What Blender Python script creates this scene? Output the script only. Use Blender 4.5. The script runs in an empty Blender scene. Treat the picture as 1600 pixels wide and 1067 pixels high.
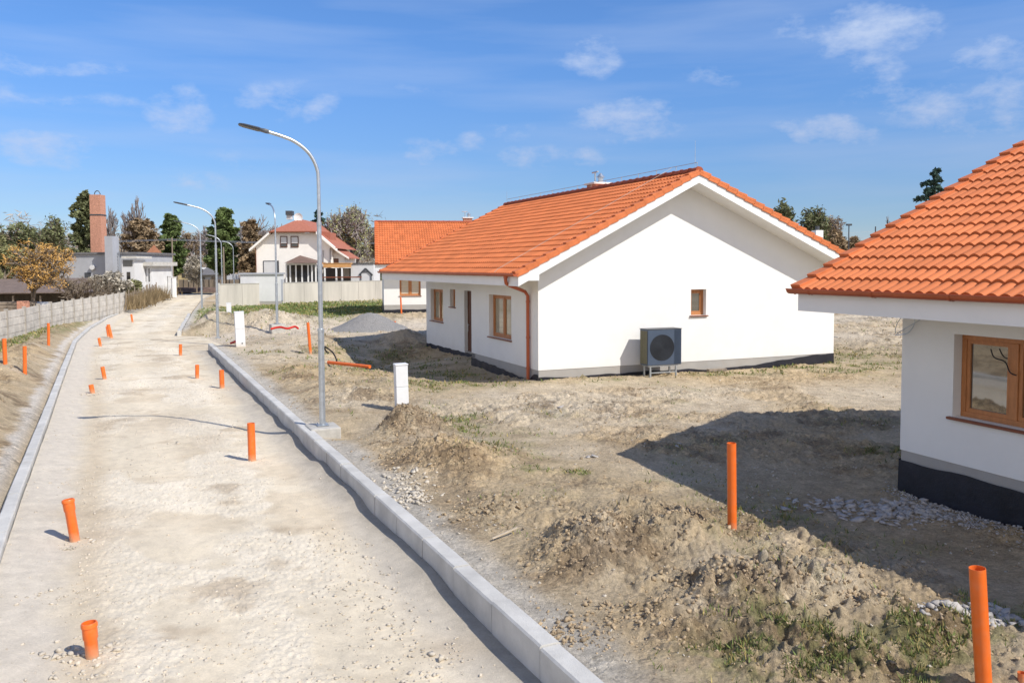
import bpy, math, random
import numpy as np
from math import sin, cos, tan, pi, radians, sqrt, atan2
from mathutils import Vector, Matrix

# ------------------------------------------------------------------ camera
FPX, PIT, ROL, CY, CH = 1296.7, .0542, -.0046, 485.45, 3.2   # measured on the 1600 px wide photograph
C = bpy.context.scene.collection
scn = bpy.context.scene
cd = bpy.data.cameras.new('camera'); cam = bpy.data.objects.new('camera', cd); C.objects.link(cam)
cd.sensor_width = 36; cd.lens = FPX/1600*36; cd.clip_start = .1; cd.clip_end = 6000
cd.shift_y = -(533.5-CY)/1600
cam.location = (0, 0, CH)
cam.rotation_euler = (Matrix.Rotation(pi/2-PIT, 3, 'X') @ Matrix.Rotation(ROL, 3, 'Z')).to_euler()
scn.camera = cam
# ------------------------------------------------------------------ light
SEL, SDX, SDY = radians(45), .82, -.57           # towards the sun
sd = Vector((SDX*cos(SEL), SDY*cos(SEL), sin(SEL))).normalized()
sl = bpy.data.lights.new('sun', 'SUN'); so = bpy.data.objects.new('sun', sl); C.objects.link(so)
sl.energy = 3.85; sl.angle = radians(.5); sl.color = (1, .95, .86)
so.rotation_euler = sd.to_track_quat('Z', 'Y').to_euler(); so.location = (30, -20, 40)
scn.view_settings.view_transform = 'Standard'; scn.view_settings.look = 'None'
scn.view_settings.exposure = 0.34; scn.view_settings.gamma = 1

def ray(u, v):
    X = u-800; Y = v-CY
    X, Y = X*cos(ROL)+Y*sin(ROL), -X*sin(ROL)+Y*cos(ROL)
    return (X, FPX*cos(PIT)-Y*sin(PIT), -(FPX*sin(PIT)+Y*cos(PIT)))
def G(u, v, z=0.):
    d = ray(u, v); t = (z-CH)/d[2]; return Vector((d[0]*t, d[1]*t, z))
def D(u, v, y):
    d = ray(u, v); t = y/d[1]; return Vector((d[0]*t, y, CH+d[2]*t))

# ------------------------------------------------------------------ sky
w = bpy.data.worlds.new('World'); scn.world = w; w.use_nodes = True
nt = w.node_tree; nt.nodes.clear(); N = nt.nodes.new; Lk = nt.links.new
out = N('ShaderNodeOutputWorld'); bg = N('ShaderNodeBackground'); Lk(bg.outputs[0], out.inputs[0])
sky = N('ShaderNodeTexSky'); sky.sky_type = 'NISHITA'; sky.sun_disc = False
sky.sun_elevation = SEL; sky.sun_rotation = atan2(SDX, SDY); sky.altitude = 150
sky.air_density = 1.0; sky.dust_density = .0; sky.ozone_density = 5.0
bg.inputs[1].default_value = .12
tc = N('ShaderNodeTexCoord')
def vmath(op, a, b=None):
    n = N('ShaderNodeVectorMath'); n.operation = op
    for i, q in enumerate((a, b)):
        if q is None: continue
        if isinstance(q, (tuple, list, Vector)): n.inputs[i].default_value = tuple(q)
        else: Lk(q, n.inputs[i])
    return n
def fmath(op, a, b=None, clamp=False):
    n = N('ShaderNodeMath'); n.operation = op; n.use_clamp = clamp
    for i, q in enumerate((a, b)):
        if q is None: continue
        if isinstance(q, (int, float)): n.inputs[i].default_value = q
        else: Lk(q, n.inputs[i])
    return n.outputs[0]
gen = tc.outputs['Generated']
nz = N('ShaderNodeTexNoise'); nz.inputs['Scale'].default_value = 24; nz.inputs['Detail'].default_value = 7; nz.inputs['Roughness'].default_value = .62
Lk(vmath('MULTIPLY', gen, (1, 1, 1.9)).outputs[0], nz.inputs['Vector'])
nw = N('ShaderNodeTexNoise'); nw.inputs['Scale'].default_value = 7; nw.inputs['Detail'].default_value = 3
Lk(gen, nw.inputs['Vector'])
warp = vmath('SCALE', vmath('SUBTRACT', nw.outputs['Color'], (.5, .5, .5)).outputs[0]); warp.inputs[3].default_value = .05
gw = vmath('ADD', gen, warp.outputs[0]).outputs[0]
# real clouds of a fair weather sky: (direction, half width, half height, density)
clouds = [(1365, 45, .085, .040, .95), (1370, 100, .045, .028, .75), (1555, 90, .055, .030, .75), (920, 92, .055, .035, .8), (985, 190, .085, .032, .85), (1290, 206, .075, .022, .8),
          (1390, 158, .06, .03, .5), (1530, 170, .10, .045, .55), (270, 180, .05, .042, .7), (420, 155, .06, .025, .55), (505, 165, .03, .02, .5), (60, 228, .075, .025, .85), (670, 240, .05, .018, .55),
          (740, 230, .04, .016, .6), (820, 250, .07, .018, .5), (910, 245, .035, .016, .45), (800, 210, .04, .02, .35), (1115, 125, .04, .014, .4), (60, 93, .16, .012, .5), (120, 150, .20, .010, .35), (560, 135, .18, .008, .22),
          (310, 285, .05, .012, .4), (400, 250, .08, .014, .25), (1250, 40, .03, .018, .35), (-300, 120, .2, .06, .8), (1900, 60, .2, .06, .8), (2300, 250, .25, .05, .7), (1200, -300, .3, .1, .6), (300, -400, .3, .1, .5)]
acc = None
for (u, v, sx, sy, dn) in clouds:
    d = Vector(ray(u, v)).normalized()
    rt = Vector((d.y, -d.x, 0)).normalized(); up = rt.cross(d)
    df = vmath('SUBTRACT', gw, d).outputs[0]
    sx, sy = sx*.9, sy*.9
    a = fmath('MULTIPLY', vmath('DOT_PRODUCT', df, rt).outputs['Value'], 1/sx)
    b = fmath('MULTIPLY', vmath('DOT_PRODUCT', df, up).outputs['Value'], 1/sy)
    c = vmath('DOT_PRODUCT', df, d).outputs['Value']
    r2 = fmath('ADD', fmath('ADD', fmath('MULTIPLY', a, a), fmath('MULTIPLY', b, b)), fmath('MULTIPLY', fmath('ABSOLUTE', c), 3.))
    m = fmath('MULTIPLY', fmath('SUBTRACT', 1, r2, True), dn)
    acc = m if acc is None else fmath('MAXIMUM', acc, m)
dens = fmath('MULTIPLY', fmath('SUBTRACT', fmath('ADD', fmath('MULTIPLY', acc, .75), fmath('MULTIPLY', fmath('SUBTRACT', nz.outputs['Fac'], .5), 2.3)), .14, True), fmath('MULTIPLY', acc, 3.2, True))
ns = N('ShaderNodeTexNoise'); ns.inputs['Scale'].default_value = 3; ns.inputs['Detail'].default_value = 6
Lk(vmath('MULTIPLY', gen, (1, 1, 9)).outputs[0], ns.inputs['Vector'])
veil = fmath('MULTIPLY', fmath('SUBTRACT', ns.outputs['Fac'], .42, True), 1.0)
fac = fmath('ADD', fmath('MULTIPLY', dens, 1.0), veil, True)
mix = N('ShaderNodeMix'); mix.data_type = 'RGBA'
tint = N('ShaderNodeMix'); tint.data_type = 'RGBA'; tint.blend_type = 'MULTIPLY'; tint.inputs['Factor'].default_value = 1
Lk(sky.outputs[0], tint.inputs['A']); tint.inputs['B'].default_value = (.60, .80, 1.04, 1)
Lk(tint.outputs['Result'], mix.inputs['A']); mix.inputs['B'].default_value = (5.4, 5.9, 6.7, 1)
Lk(fmath('MULTIPLY', fac, .54), mix.inputs['Factor'])
sep = N('ShaderNodeSeparateXYZ'); Lk(gen, sep.inputs[0])
def mrange(x, a, b, c, d):
    n = N('ShaderNodeMapRange'); n.interpolation_type = 'SMOOTHSTEP'; Lk(x, n.inputs[0])
    for i, q in enumerate((a, b, c, d)): n.inputs[i+1].default_value = q
    return n.outputs[0]
# the lower sky is hazier; an unseen cloud bank is added behind the camera to brighten shaded walls
lowm = N('ShaderNodeMix'); lowm.data_type = 'RGBA'; lowm.blend_type = 'MULTIPLY'; Lk(mrange(sep.outputs[2], .0, .30, 1, 0), lowm.inputs['Factor'])
Lk(mix.outputs['Result'], lowm.inputs['A']); lowm.inputs['B'].default_value = (.80, .68, .67, 1)
fill_bank = N('ShaderNodeMix'); fill_bank.data_type = 'RGBA'; Lk(fmath('MULTIPLY', fmath('MULTIPLY', mrange(sep.outputs[1], -.25, .15, 1, 0), mrange(sep.outputs[2], .35, .75, 1, 0.0)), mrange(ns.outputs['Fac'], .35, .6, .35, .9)), fill_bank.inputs['Factor'])
Lk(lowm.outputs['Result'], fill_bank.inputs['A']); fill_bank.inputs['B'].default_value = (8.8, 8.3, 7.8, 1)
Lk(fill_bank.outputs['Result'], bg.inputs[0])

# ------------------------------------------------------------------ materials
def mat(name, col, rough=.85, var=.12, scale=3., bump=0., bscale=40., metal=0., spec=.3, attr=None, col2=None, stretch=(1, 1, 1), obj=True, sub=0):
    m = bpy.data.materials.new(name); m.use_nodes = True; t = m.node_tree; b = t.nodes['Principled BSDF']
    b.inputs['Roughness'].default_value = rough; b.inputs['Metallic'].default_value = metal; b.inputs['Specular IOR Level'].default_value = spec
    co = t.nodes.new('ShaderNodeTexCoord'); mp = t.nodes.new('ShaderNodeMapping'); mp.inputs['Scale'].default_value = stretch
    t.links.new(co.outputs['Object'], mp.inputs[0])
    nz = t.nodes.new('ShaderNodeTexNoise'); nz.inputs['Scale'].default_value = scale; nz.inputs['Detail'].default_value = 6; nz.inputs['Roughness'].default_value = .65
    t.links.new(mp.outputs[0], nz.inputs[0])
    mx = t.nodes.new('ShaderNodeMix'); mx.data_type = 'RGBA'
    c2 = col2 or tuple(max(0, c*(1-var*1.6)) for c in col)
    c1 = col if col2 else tuple(min(1, c*(1+var)) for c in col)
    mx.inputs['A'].default_value = (*c1, 1); mx.inputs['B'].default_value = (*c2, 1)
    mr = t.nodes.new('ShaderNodeMapRange'); mr.inputs[1].default_value = .3; mr.inputs[2].default_value = .7
    t.links.new(nz.outputs['Fac'], mr.inputs[0]); t.links.new(mr.outputs[0], mx.inputs['Factor'])
    colout = mx.outputs['Result']
    if attr:
        at = t.nodes.new('ShaderNodeAttribute'); at.attribute_name = attr
        m2 = t.nodes.new('ShaderNodeMix'); m2.data_type = 'RGBA'; m2.blend_type = 'MULTIPLY'; m2.inputs['Factor'].default_value = 1
        t.links.new(colout, m2.inputs['A']); t.links.new(at.outputs['Color'], m2.inputs['B']); colout = m2.outputs['Result']
    t.links.new(colout, b.inputs['Base Color'])
    if bump:
        n2 = t.nodes.new('ShaderNodeTexNoise'); n2.inputs['Scale'].default_value = bscale; n2.inputs['Detail'].default_value = 5; n2.inputs['Roughness'].default_value = .7
        t.links.new(mp.outputs[0], n2.inputs[0])
        bp = t.nodes.new('ShaderNodeBump'); bp.inputs['Strength'].default_value = bump; bp.inputs['Distance'].default_value = .03
        t.links.new(n2.outputs['Fac'], bp.inputs['Height']); t.links.new(bp.outputs[0], b.inputs['Normal'])
    if sub: b.inputs['Subsurface Weight'].default_value = 0
    return m
M = {}
M['render'] = mat('white_render', (.775, .77, .75), .9, .02, 1.5, .12, 90)
M['white'] = mat('white_board', (.80, .80, .79), .7, .02, 2.)
M['plinth'] = mat('grey_plinth', (.37, .355, .335), .9, .05, 2., .15, 80)
M['bitumen'] = mat('black_membrane', (.012, .012, .02), .45, .4, 2., .3, 6, spec=.5)
M['tile'] = mat('orange_tile', (.64, .195, .068), .62, .06, 1.2, .1, 60, attr='tint')
M['tiletrim'] = mat('orange_tile_trim', (.62, .18, .062), .62, .12, 4., .1, 60)
M['ridge'] = mat('ridge_tile', (.36, .085, .035), .7, .15, 4.)
M['gutter'] = mat('gutter_metal', (.42, .095, .035), .4, .08, 3., spec=.5)
M['wood'] = mat('brown_window_frame', (.44, .18, .065), .45, .12, 6, spec=.4, stretch=(4, 4, 1))
M['sill'] = mat('brown_sill', (.22, .075, .04), .45, .1, 3)
M['doorwood'] = mat('dark_door', (.13, .055, .035), .5, .1, 3)
M['blind'] = mat('cream_blind', (.55, .47, .36), .8, .1, 2, stretch=(1, 1, 12))
M['room'] = mat('dark_room', (.05, .045, .04), .9)
M['brick'] = mat('brick', (.56, .28, .19), .9, .22, 9, .3, 30)
M['concrete'] = mat('pale_concrete', (.55, .53, .49), .9, .1, 3, .3, 60)
M['kerb'] = mat('kerb_concrete', (.57, .555, .52), .9, .15, 1.6, .35, 70)
M['block'] = mat('cement_block', (.47, .45, .41), .9, .13, 6, .4, 40)
M['metal'] = mat('galvanised_steel', (.50, .54, .58), .38, .12, 8, metal=.75, spec=.5)
M['darkmetal'] = mat('dark_grey_metal', (.06, .065, .075), .45, .1, 4, spec=.5)
M['pipe'] = mat('orange_pvc', (.80, .155, .02), .38, .05, 5, spec=.45)
M['lying'] = mat('dusty_orange_pvc', (.78, .16, .03), .45, .08, 5, spec=.4)
M['pipein'] = mat('pipe_inside', (.30, .06, .012), .6)
M['red'] = mat('red_conduit', (.62, .03, .02), .5)
M['black'] = mat('black_rubber', (.012, .012, .014), .5)
M['box'] = mat('white_meter_box', (.72, .73, .74), .55, .03, 3)
M['pump'] = mat('anthracite_casing', (.06, .085, .13), .4, .08, 2, spec=.5)
M['pumpside'] = mat('olive_grey_fins', (.20, .19, .13), .5, .15, 3, stretch=(1, 40, 1))
M['trunk'] = mat('bark', (.22, .175, .13), .95, .25, 8)
M['birch'] = mat('grey_bark', (.27, .235, .225), .95, .25, 8)
M['oldwood'] = mat('weathered_wood', (.27, .22, .17), .9, .22, 5, stretch=(1, 1, .2))
M['panel'] = mat('old_concrete_panel', (.60, .555, .49), .95, .2, 1.6, .35, 30)
M['fencepost'] = mat('dark_concrete_post', (.38, .345, .30), .95, .18, 3, .3, 30)
M['wall_old'] = mat('stained_wall', (.52, .485, .43), .95, .14, 1.1, stretch=(1, 1, .12), bump=.2)
M['greywall'] = mat('grey_render', (.40, .41, .44), .9, .06, 1.)
M['palewall'] = mat('pale_render', (.66, .66, .66), .9, .06, 1.)
M['creamwall'] = mat('cream_render', (.85, .82, .77), .9, .04, 1.)
M['cottage'] = mat('yellow_render', (.55, .45, .25), .9, .08, 1.)
M['redroof'] = mat('old_red_tile', (.40, .15, .10), .8, .12, 6, .5, 14)
M['greyroof'] = mat('grey_roofing', (.17, .165, .17), .85, .15, 2)
M['brownroof'] = mat('brown_corrugated', (.20, .15, .125), .85, .22, 1.2, stretch=(6, 1, 1), bump=.4, bscale=5)
M['pergola'] = mat('orange_timber', (.62, .33, .13), .7, .1, 3)
M['shutter'] = mat('roller_shutter', (.62, .62, .62), .6, .04, 2)
M['gravel'] = mat('grey_gravel', (.29, .28, .27), .95, .35, 28, 1., 34)
M['stone'] = mat('pale_stone', (.57, .51, .42), .95, .2, 5, .4, 30)
M['oldlath'] = mat('pale_lath', (.55, .46, .34), .9, .15, 9)
M['clod'] = mat('soil_clod', (.44, .335, .215), .97, .3, 6, .5, 30)
M['slabstone'] = mat('broken_concrete', (.46, .43, .40), .95, .2, 5, .4, 30)
M['grass'] = mat('grass', (.16, .20, .06), .8, .3, 1.5, attr='tint')
def dirt(m, zt, amount, c, scale=6.):
    t = m.node_tree; b = t.nodes['Principled BSDF']; src = b.inputs['Base Color'].links[0].from_socket
    co = t.nodes.new('ShaderNodeTexCoord'); sx = t.nodes.new('ShaderNodeSeparateXYZ'); t.links.new(co.outputs['Object'], sx.inputs[0])
    n = t.nodes.new('ShaderNodeTexNoise'); n.inputs['Scale'].default_value = scale; n.inputs['Detail'].default_value = 6; t.links.new(co.outputs['Object'], n.inputs[0])
    a = t.nodes.new('ShaderNodeMath'); a.operation = 'MULTIPLY_ADD'; t.links.new(n.outputs['Fac'], a.inputs[0]); a.inputs[1].default_value = zt*1.6; t.links.new(sx.outputs[2], a.inputs[2])
    r = t.nodes.new('ShaderNodeMapRange'); t.links.new(a.outputs[0], r.inputs[0]); r.inputs[1].default_value = zt*1.9; r.inputs[2].default_value = zt*.6; r.inputs[3].default_value = 0; r.inputs[4].default_value = amount
    r2 = t.nodes.new('ShaderNodeMath'); r2.operation = 'MULTIPLY_ADD'; r2.inputs[1].default_value = amount*.5; r2.inputs[2].default_value = -.22*amount; t.links.new(n.outputs['Fac'], r2.inputs[0])
    s_ = t.nodes.new('ShaderNodeMath'); s_.operation = 'MAXIMUM'; t.links.new(r.outputs[0], s_.inputs[0]); t.links.new(r2.outputs[0], s_.inputs[1])
    mx = t.nodes.new('ShaderNodeMix'); mx.data_type = 'RGBA'; t.links.new(s_.outputs[0], mx.inputs['Factor']); t.links.new(src, mx.inputs['A']); mx.inputs['B'].default_value = (*c, 1); t.links.new(mx.outputs['Result'], b.inputs['Base Color'])
dirt(M['pipe'], .10, .75, (.50, .38, .25), 14.); dirt(M['render'], .5, .28, (.55, .50, .43), 2.5); dirt(M['box'], .18, .6, (.50, .42, .32), 8.); dirt(M['plinth'], .12, .6, (.42, .33, .22), 4.)
def glass(name, base, ior, rough=.03):
    m = bpy.data.materials.new(name); m.use_nodes = True; b = m.node_tree.nodes['Principled BSDF']
    b.inputs['Base Color'].default_value = (*base, 1); b.inputs['Roughness'].default_value = rough; b.inputs['IOR'].default_value = ior
    b.inputs['Specular IOR Level'].default_value = .5
    return m
M['glass'] = glass('window_glass', (.055, .052, .045), 2.9)
M['glassmid'] = glass('reflecting_glass', (.30, .26, .18), 2.2)
M['glassdark'] = glass('dark_glass', (.03, .03, .03), 1.8)
def leafmat(name, c):
    m = mat(name, c, .75, .25, 1.3, attr='tint'); return m
M['pineleaf'] = leafmat('pine_needles', (.125, .17, .055))
M['spruceleaf'] = leafmat('blue_spruce_needles', (0.052, 0.098, 0.078))
M['darkleaf'] = leafmat('dark_leaves', (0.156, 0.169, 0.078))
M['olive'] = leafmat('olive_buds', (0.273, 0.273, 0.130))
M['yellow'] = leafmat('yellow_buds', (0.598, 0.351, 0.104))
M['brownleaf'] = leafmat('brown_leaves', (0.286, 0.208, 0.124))
M['willow'] = leafmat('willow_buds', (0.429, 0.442, 0.208))
M['blossom'] = leafmat('white_blossom', (.44, .40, .33))
M['green'] = leafmat('fresh_leaves', (.09, .15, .03))
M['reed'] = leafmat('dry_stalks', (.27, .20, .11))

# ------------------------------------------------------------------ mesh helpers
def npmesh(name, V, F, material, parent=None, smooth=False, tint=None):
    V = np.asarray(V, dtype=np.float32).reshape(-1, 3); F = np.asarray(F, dtype=np.int32)
    k = F.shape[1]; me = bpy.data.meshes.new(name)
    me.vertices.add(len(V)); me.vertices.foreach_set('co', V.ravel())
    me.loops.add(F.size); me.loops.foreach_set('vertex_index', F.ravel())
    me.polygons.add(len(F)); me.polygons.foreach_set('loop_start', np.arange(0, F.size, k, dtype=np.int32))
    me.polygons.foreach_set('loop_total', np.full(len(F), k, dtype=np.int32))
    me.update(calc_edges=True)
    if smooth: me.polygons.foreach_set('use_smooth', np.ones(len(F), dtype=bool))
    if tint is not None:
        t = np.asarray(tint, dtype=np.float32)
        if t.ndim == 1: t = np.stack([t, t, t], 1)
        t = np.concatenate([t, np.ones((len(t), 1), np.float32)], 1)
        a = me.color_attributes.new('tint', 'FLOAT_COLOR', 'POINT'); a.data.foreach_set('color', t.ravel())
    me.materials.append(material)
    o = bpy.data.objects.new(name, me); C.objects.link(o)
    if parent: o.parent = parent
    return o
class MB:
    def __init__(s): s.v = []; s.f = []
    def add(s, vs, fs):
        n = len(s.v); s.v += [tuple(q) for q in vs]; s.f += [tuple(i+n for i in f) for f in fs]; return s
    def box(s, x0, x1, y0, y1, z0, z1):
        return s.add([(x0, y0, z0), (x1, y0, z0), (x1, y1, z0), (x0, y1, z0), (x0, y0, z1), (x1, y0, z1), (x1, y1, z1), (x0, y1, z1)],
                     [(0, 3, 2, 1), (4, 5, 6, 7), (0, 1, 5, 4), (1, 2, 6, 5), (2, 3, 7, 6), (3, 0, 4, 7)])
    def prism(s, poly, e):      # poly: 3D points, e: extrusion vector
        n = len(poly); e = Vector(e); p = [Vector(q) for q in poly]
        return s.add(p+[q+e for q in p], [tuple(range(n))[::-1], tuple(range(n, 2*n))]+[(i, (i+1) % n, n+(i+1) % n, n+i) for i in range(n)])
    def tube(s, pts, r, n=10, cap=True):
        pts = [Vector(p) for p in pts]; k = len(pts); rs = r if isinstance(r, (list, tuple)) else [r]*k
        vs = []; a = None
        for i, p in enumerate(pts):
            d = (pts[min(i+1, k-1)]-pts[max(i-1, 0)]).normalized()
            if a is None: a = d.orthogonal().normalized()
            a = (a-d*a.dot(d)).normalized(); b = d.cross(a)
            vs += [p+(a*cos(2*pi*j/n)+b*sin(2*pi*j/n))*rs[i] for j in range(n)]
        fs = [(i*n+j, i*n+(j+1) % n, (i+1)*n+(j+1) % n, (i+1)*n+j) for i in range(k-1) for j in range(n)]
        if cap: fs += [tuple(range(n))[::-1], tuple(range((k-1)*n, k*n))]
        return s.add(vs, fs)
    def build(s, name, m, parent=None, smooth=False, bevel=0, loc=None):
        me = bpy.data.meshes.new(name); me.from_pydata(s.v, [], s.f); me.update(); me.materials.append(m)
        if smooth:
            me.polygons.foreach_set('use_smooth', [True]*len(me.polygons)); me.set_sharp_from_angle(angle=radians(40))
        o = bpy.data.objects.new(name, me); C.objects.link(o)
        if parent: o.parent = parent
        if bevel:
            b = o.modifiers.new('bevel', 'BEVEL'); b.width = bevel; b.segments = 2; b.limit_method = 'ANGLE'; b.angle_limit = radians(40)
        if loc: o.location = loc
        return o
def tag(o, label=None, cat=None, group=None, kind=None):
    if label: o['label'] = label
    if cat: o['category'] = cat
    if group: o['group'] = group
    if kind: o['kind'] = kind
    return o
def empty(name, loc, rz, label, cat, group=None):
    o = bpy.data.objects.new(name, None); C.objects.link(o); o.location = loc; o.rotation_euler = (0, 0, rz)
    o.empty_display_size = .2
    return tag(o, label, cat, group)
def copy_tree(o, parent=None):
    c = o.copy(); C.objects.link(c); c.parent = parent
    for ch in list(o.children): copy_tree(ch, c)
    return c

# ------------------------------------------------------------------ numpy noise
_rs = np.random.RandomState(7); _T = _rs.rand(256, 256).astype(np.float32)
def vnoise(x, y):
    xi = np.floor(x).astype(np.int64); yi = np.floor(y).astype(np.int64); fx = x-xi; fy = y-yi
    fx = fx*fx*(3-2*fx); fy = fy*fy*(3-2*fy); a = xi & 255; b = yi & 255; a1 = (a+1) & 255; b1 = (b+1) & 255
    return (_T[a, b]*(1-fx)+_T[a1, b]*fx)*(1-fy)+(_T[a, b1]*(1-fx)+_T[a1, b1]*fx)*fy
def fbm(x, y, f, o=4, g=.5, seed=0):
    r = 0; a = 1; s = 0
    for i in range(o):
        ca, sa = cos(i*1.3+seed), sin(i*1.3+seed)
        r = r+a*vnoise((x*ca-y*sa)*f+seed*17.3+i*5.1, (x*sa+y*ca)*f+seed*9.7+i*3.3); s += a; a *= g; f *= 2.03
    return r/s
def ridged(x, y, f, o=3, seed=0):
    r = 0; a = 1; s = 0
    for i in range(o):
        r = r+a*(1-np.abs(2*fbm(x, y, f, 1, .5, seed+i)-1)); s += a; a *= .55; f *= 2.1
    return r/s
def lumps(x, y, f, seed=0, rad=.75):
    X = x*f+seed*13.7; Y = y*f+seed*7.1; xi = np.floor(X).astype(np.int64); yi = np.floor(Y).astype(np.int64); r = np.zeros_like(x)
    for i in (-1, 0, 1):
        for j in (-1, 0, 1):
            a = (xi+i) & 255; b = (yi+j) & 255; px = xi+i+_T[a, b]; py = yi+j+_T[b, (a+37) & 255]; h = _T[(a+91) & 255, (b+53) & 255]
            an = h*19; dx = X-px; dy = Y-py; u = (dx*np.cos(an)+dy*np.sin(an)); v = (-dx*np.sin(an)+dy*np.cos(an))*1.35
            d = np.maximum(np.abs(u)+.35*np.abs(v), np.abs(v)+.35*np.abs(u))/rad
            r = np.maximum(r, (.25+.75*h)*np.clip(1.25*(1-d*d*1.1), 0, .85+.15*u))
    return r
def sstep(a, b, x):
    t = np.clip((x-a)/(b-a), 0, 1); return t*t*(3-2*t)

# ------------------------------------------------------------------ road edges
LK = [(3.9, -12), (.6, -3.6), (-4.58, 6.71), (-6.05, 9.62), (-7.29, 12.12), (-10.23, 18.12), (-15.2, 28.2), (-20., 38.), (-23.4, 45.9), (-27.1, 55.5), (-32.2, 71), (-38.2, 90), (-44.1, 109)]
LKx = [p[0] for p in LK]; LKy = [p[1] for p in LK]
def xL(y): return np.interp(y, LKy, LKx)
RKx = [.51+.466*18.2, .51-.466*(34.6-6.2), -17.2, -23.4, -32., -39.]; RKy = [-12, 34.6, 42.5, 60, 85, 109]
def xR(y): return np.interp(y, RKy, RKx)
MO = []   # soil mounds: x, y, radius, height, roughness, elongation angle, elongation
def mound(u, v, r, h, rough, z=0., ang=0, el=1.): p = G(u, v, z); MO.append((p.x, p.y, r, h, rough, ang, el))
mound(642, 675, .8, .48, 1.3); mound(690, 722, 1.1, .28, 1.3); mound(600, 700, .6, .14, .9); mound(750, 740, 1., .08, .6)
mound(930, 862, .75, .27, 1.4); mound(880, 880, .55, .12, 1.4); mound(1065, 842, .55, .2, 1.3); mound(1000, 815, .9, .08, 1.2); mound(1230, 930, .65, .17, 1.4, 0, .5, 1.7); mound(1120, 925, .5, .11, 1.4); mound(1330, 960, .5, .05, 1.)
mound(900, 1000, .45, .07, 1.2); mound(1040, 990, .6, .08, 1.1); mound(1330, 1040, .5, .05, 1.3); mound(1200, 1020, .5, .05, 1.3); mound(1450, 985, .5, .07, 1.2); mound(780, 800, .8, .06, .9)
mound(545, 618, 1.6, .12, 1.); mound(450, 598, 1.3, .12, .9); mound(480, 585, 1.5, .15, .9); mound(620, 600, 1.2, .1, .7); mound(400, 560, 1.2, .12, .8)
mound(334, 508, 2.2, .75, 1.2); mound(405, 512, 2.1, .75, 1.2); mound(395, 525, 1.5, .3, .8); mound(462, 508, 2.2, .45, 1.2); mound(445, 530, 1.6, .15, .6); mound(650, 500, 3.4, .35, .8, 0, 0, 1.8); mound(560, 502, 2.2, .10, .8); mound(632, 530, 1.3, .45, .8)
mound(30, 640, 1.6, .22, 1., -.1, 1.1, 2.2); mound(60, 575, 2.2, .3, .9, 0, 1.1, 2.); mound(10, 700, 1.0, .16, 1., -.1, 1.1, 2.); mound(95, 545, 2., .2, .8); mound(-60, 640, 2.5, .3, 1.)
mound(1345, 492, 3.5, .45, .9); mound(1400, 505, 3., .3, .8); mound(1310, 515, 2., .12, .8); mound(1390, 540, 2.5, .15, .7); mound(1460, 490, 4, .5, .8); mound(1700, 480, 6, .5, .8)
def height(x, y, fine=True):
    xl, xr = xL(y), xR(y)
    dr = (x-xr)/1.103; dl = (xl-x)/1.12
    junc = sstep(34., 35.5, y)*(1-sstep(42, 44, y))
    plot = sstep(.10, .22, dr)*(1-junc)+junc*sstep(0, 5.5, dr)
    left = sstep(.12, .5, dl)
    inroad = (1-np.maximum(plot, left))
    z = -.38*inroad
    z = z + left*(-.20+.22*sstep(.35, 1.3, dl))
    z = z + plot*(-.04*(1-sstep(.2, .6, dr)))
    # the ground falls away along the left side of the middle house
    z = z - .50*np.exp(-(((x+4.6)/2.2)**2+((y-30.6)/4.4)**2))*plot - .12*np.exp(-(((x+2.6)/1.6)**2+((y-26.5)/2.5)**2))*plot
    z = z - .22*np.exp(-(((x+3.2)/.7)**2+((y-16.3)/.8)**2))*plot
    z = z - .17*np.exp(-(((x+.7)/1.5)**2+((y-24.4)/1.8)**2))*plot
    z = z + .08*np.exp(-(((x-2.2)/2.4)**2+((y-22.7)/1.1)**2))
    off = np.maximum(plot*sstep(.25, 1.6, dr), left*sstep(.7, 1.6, dl))
    und = (fbm(x, y, .13, 3, .5, 3)-.5)*.10 + (fbm(x, y, .6, 3, .5, 5)-.5)*.07
    z = z + off*und
    rough = np.zeros_like(x)
    for (mx_, my_, r, h, ro, an, el) in MO:
        dx = x-mx_; dy = y-my_; u_ = (dx*cos(an)+dy*sin(an))/el; v_ = -dx*sin(an)+dy*cos(an)
        q = (u_*u_+v_*v_)/(r*r); g = np.exp(-q*1.6); z = z+h*g*off; rough = np.maximum(rough, ro*np.exp(-q*.7))
    rough = np.maximum(rough, left*sstep(.5, 1.2, dl)*(1-sstep(5, 9, dl))*.7)
    rough = np.maximum(rough, .16*off+.5*off*sstep(.48, .6, fbm(x, y, .45, 3, .5, 21)))
    if fine:
        cl = ridged(x, y, 1.5, 2, 31)*.5+ridged(x, y, 4.2, 3, 41)*.5
        z = z+off*rough*((cl-.55)*.10+(fbm(x, y, 2.6, 4, .6, 53)-.5)*.26+(np.abs(fbm(x, y, 6., 3, .6, 51)-.5)*.20)+(fbm(x, y, 17., 2, .6, 57)-.5)*.05)
        rc = np.clip(rough*1.2-.12+.5*(fbm(x, y, 1.3, 3, .5, 59)-.5), 0, 1.2)
        lx = x+.05*(fbm(x, y, 9, 2, .5, 5)-.5); ly = y+.05*(fbm(x, y, 9, 2, .5, 6)-.5)
        z = z+off*rc*(lumps(lx, ly, 4.3, 1)*.075*sstep(.42, .58, fbm(x, y, .9, 3, .5, 63))+lumps(lx, ly, 9.5, 2)*.038+lumps(lx, ly, 19., 3)*.016)
        z = z+off*(fbm(x, y, 14., 2, .6, 61)-.5)*.014
    return z, rough, dr, dl, plot, left, junc
def hz(x, y, fine=False):
    return float(height(np.array([float(x)]), np.array([float(y)]), fine)[0][0])

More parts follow.
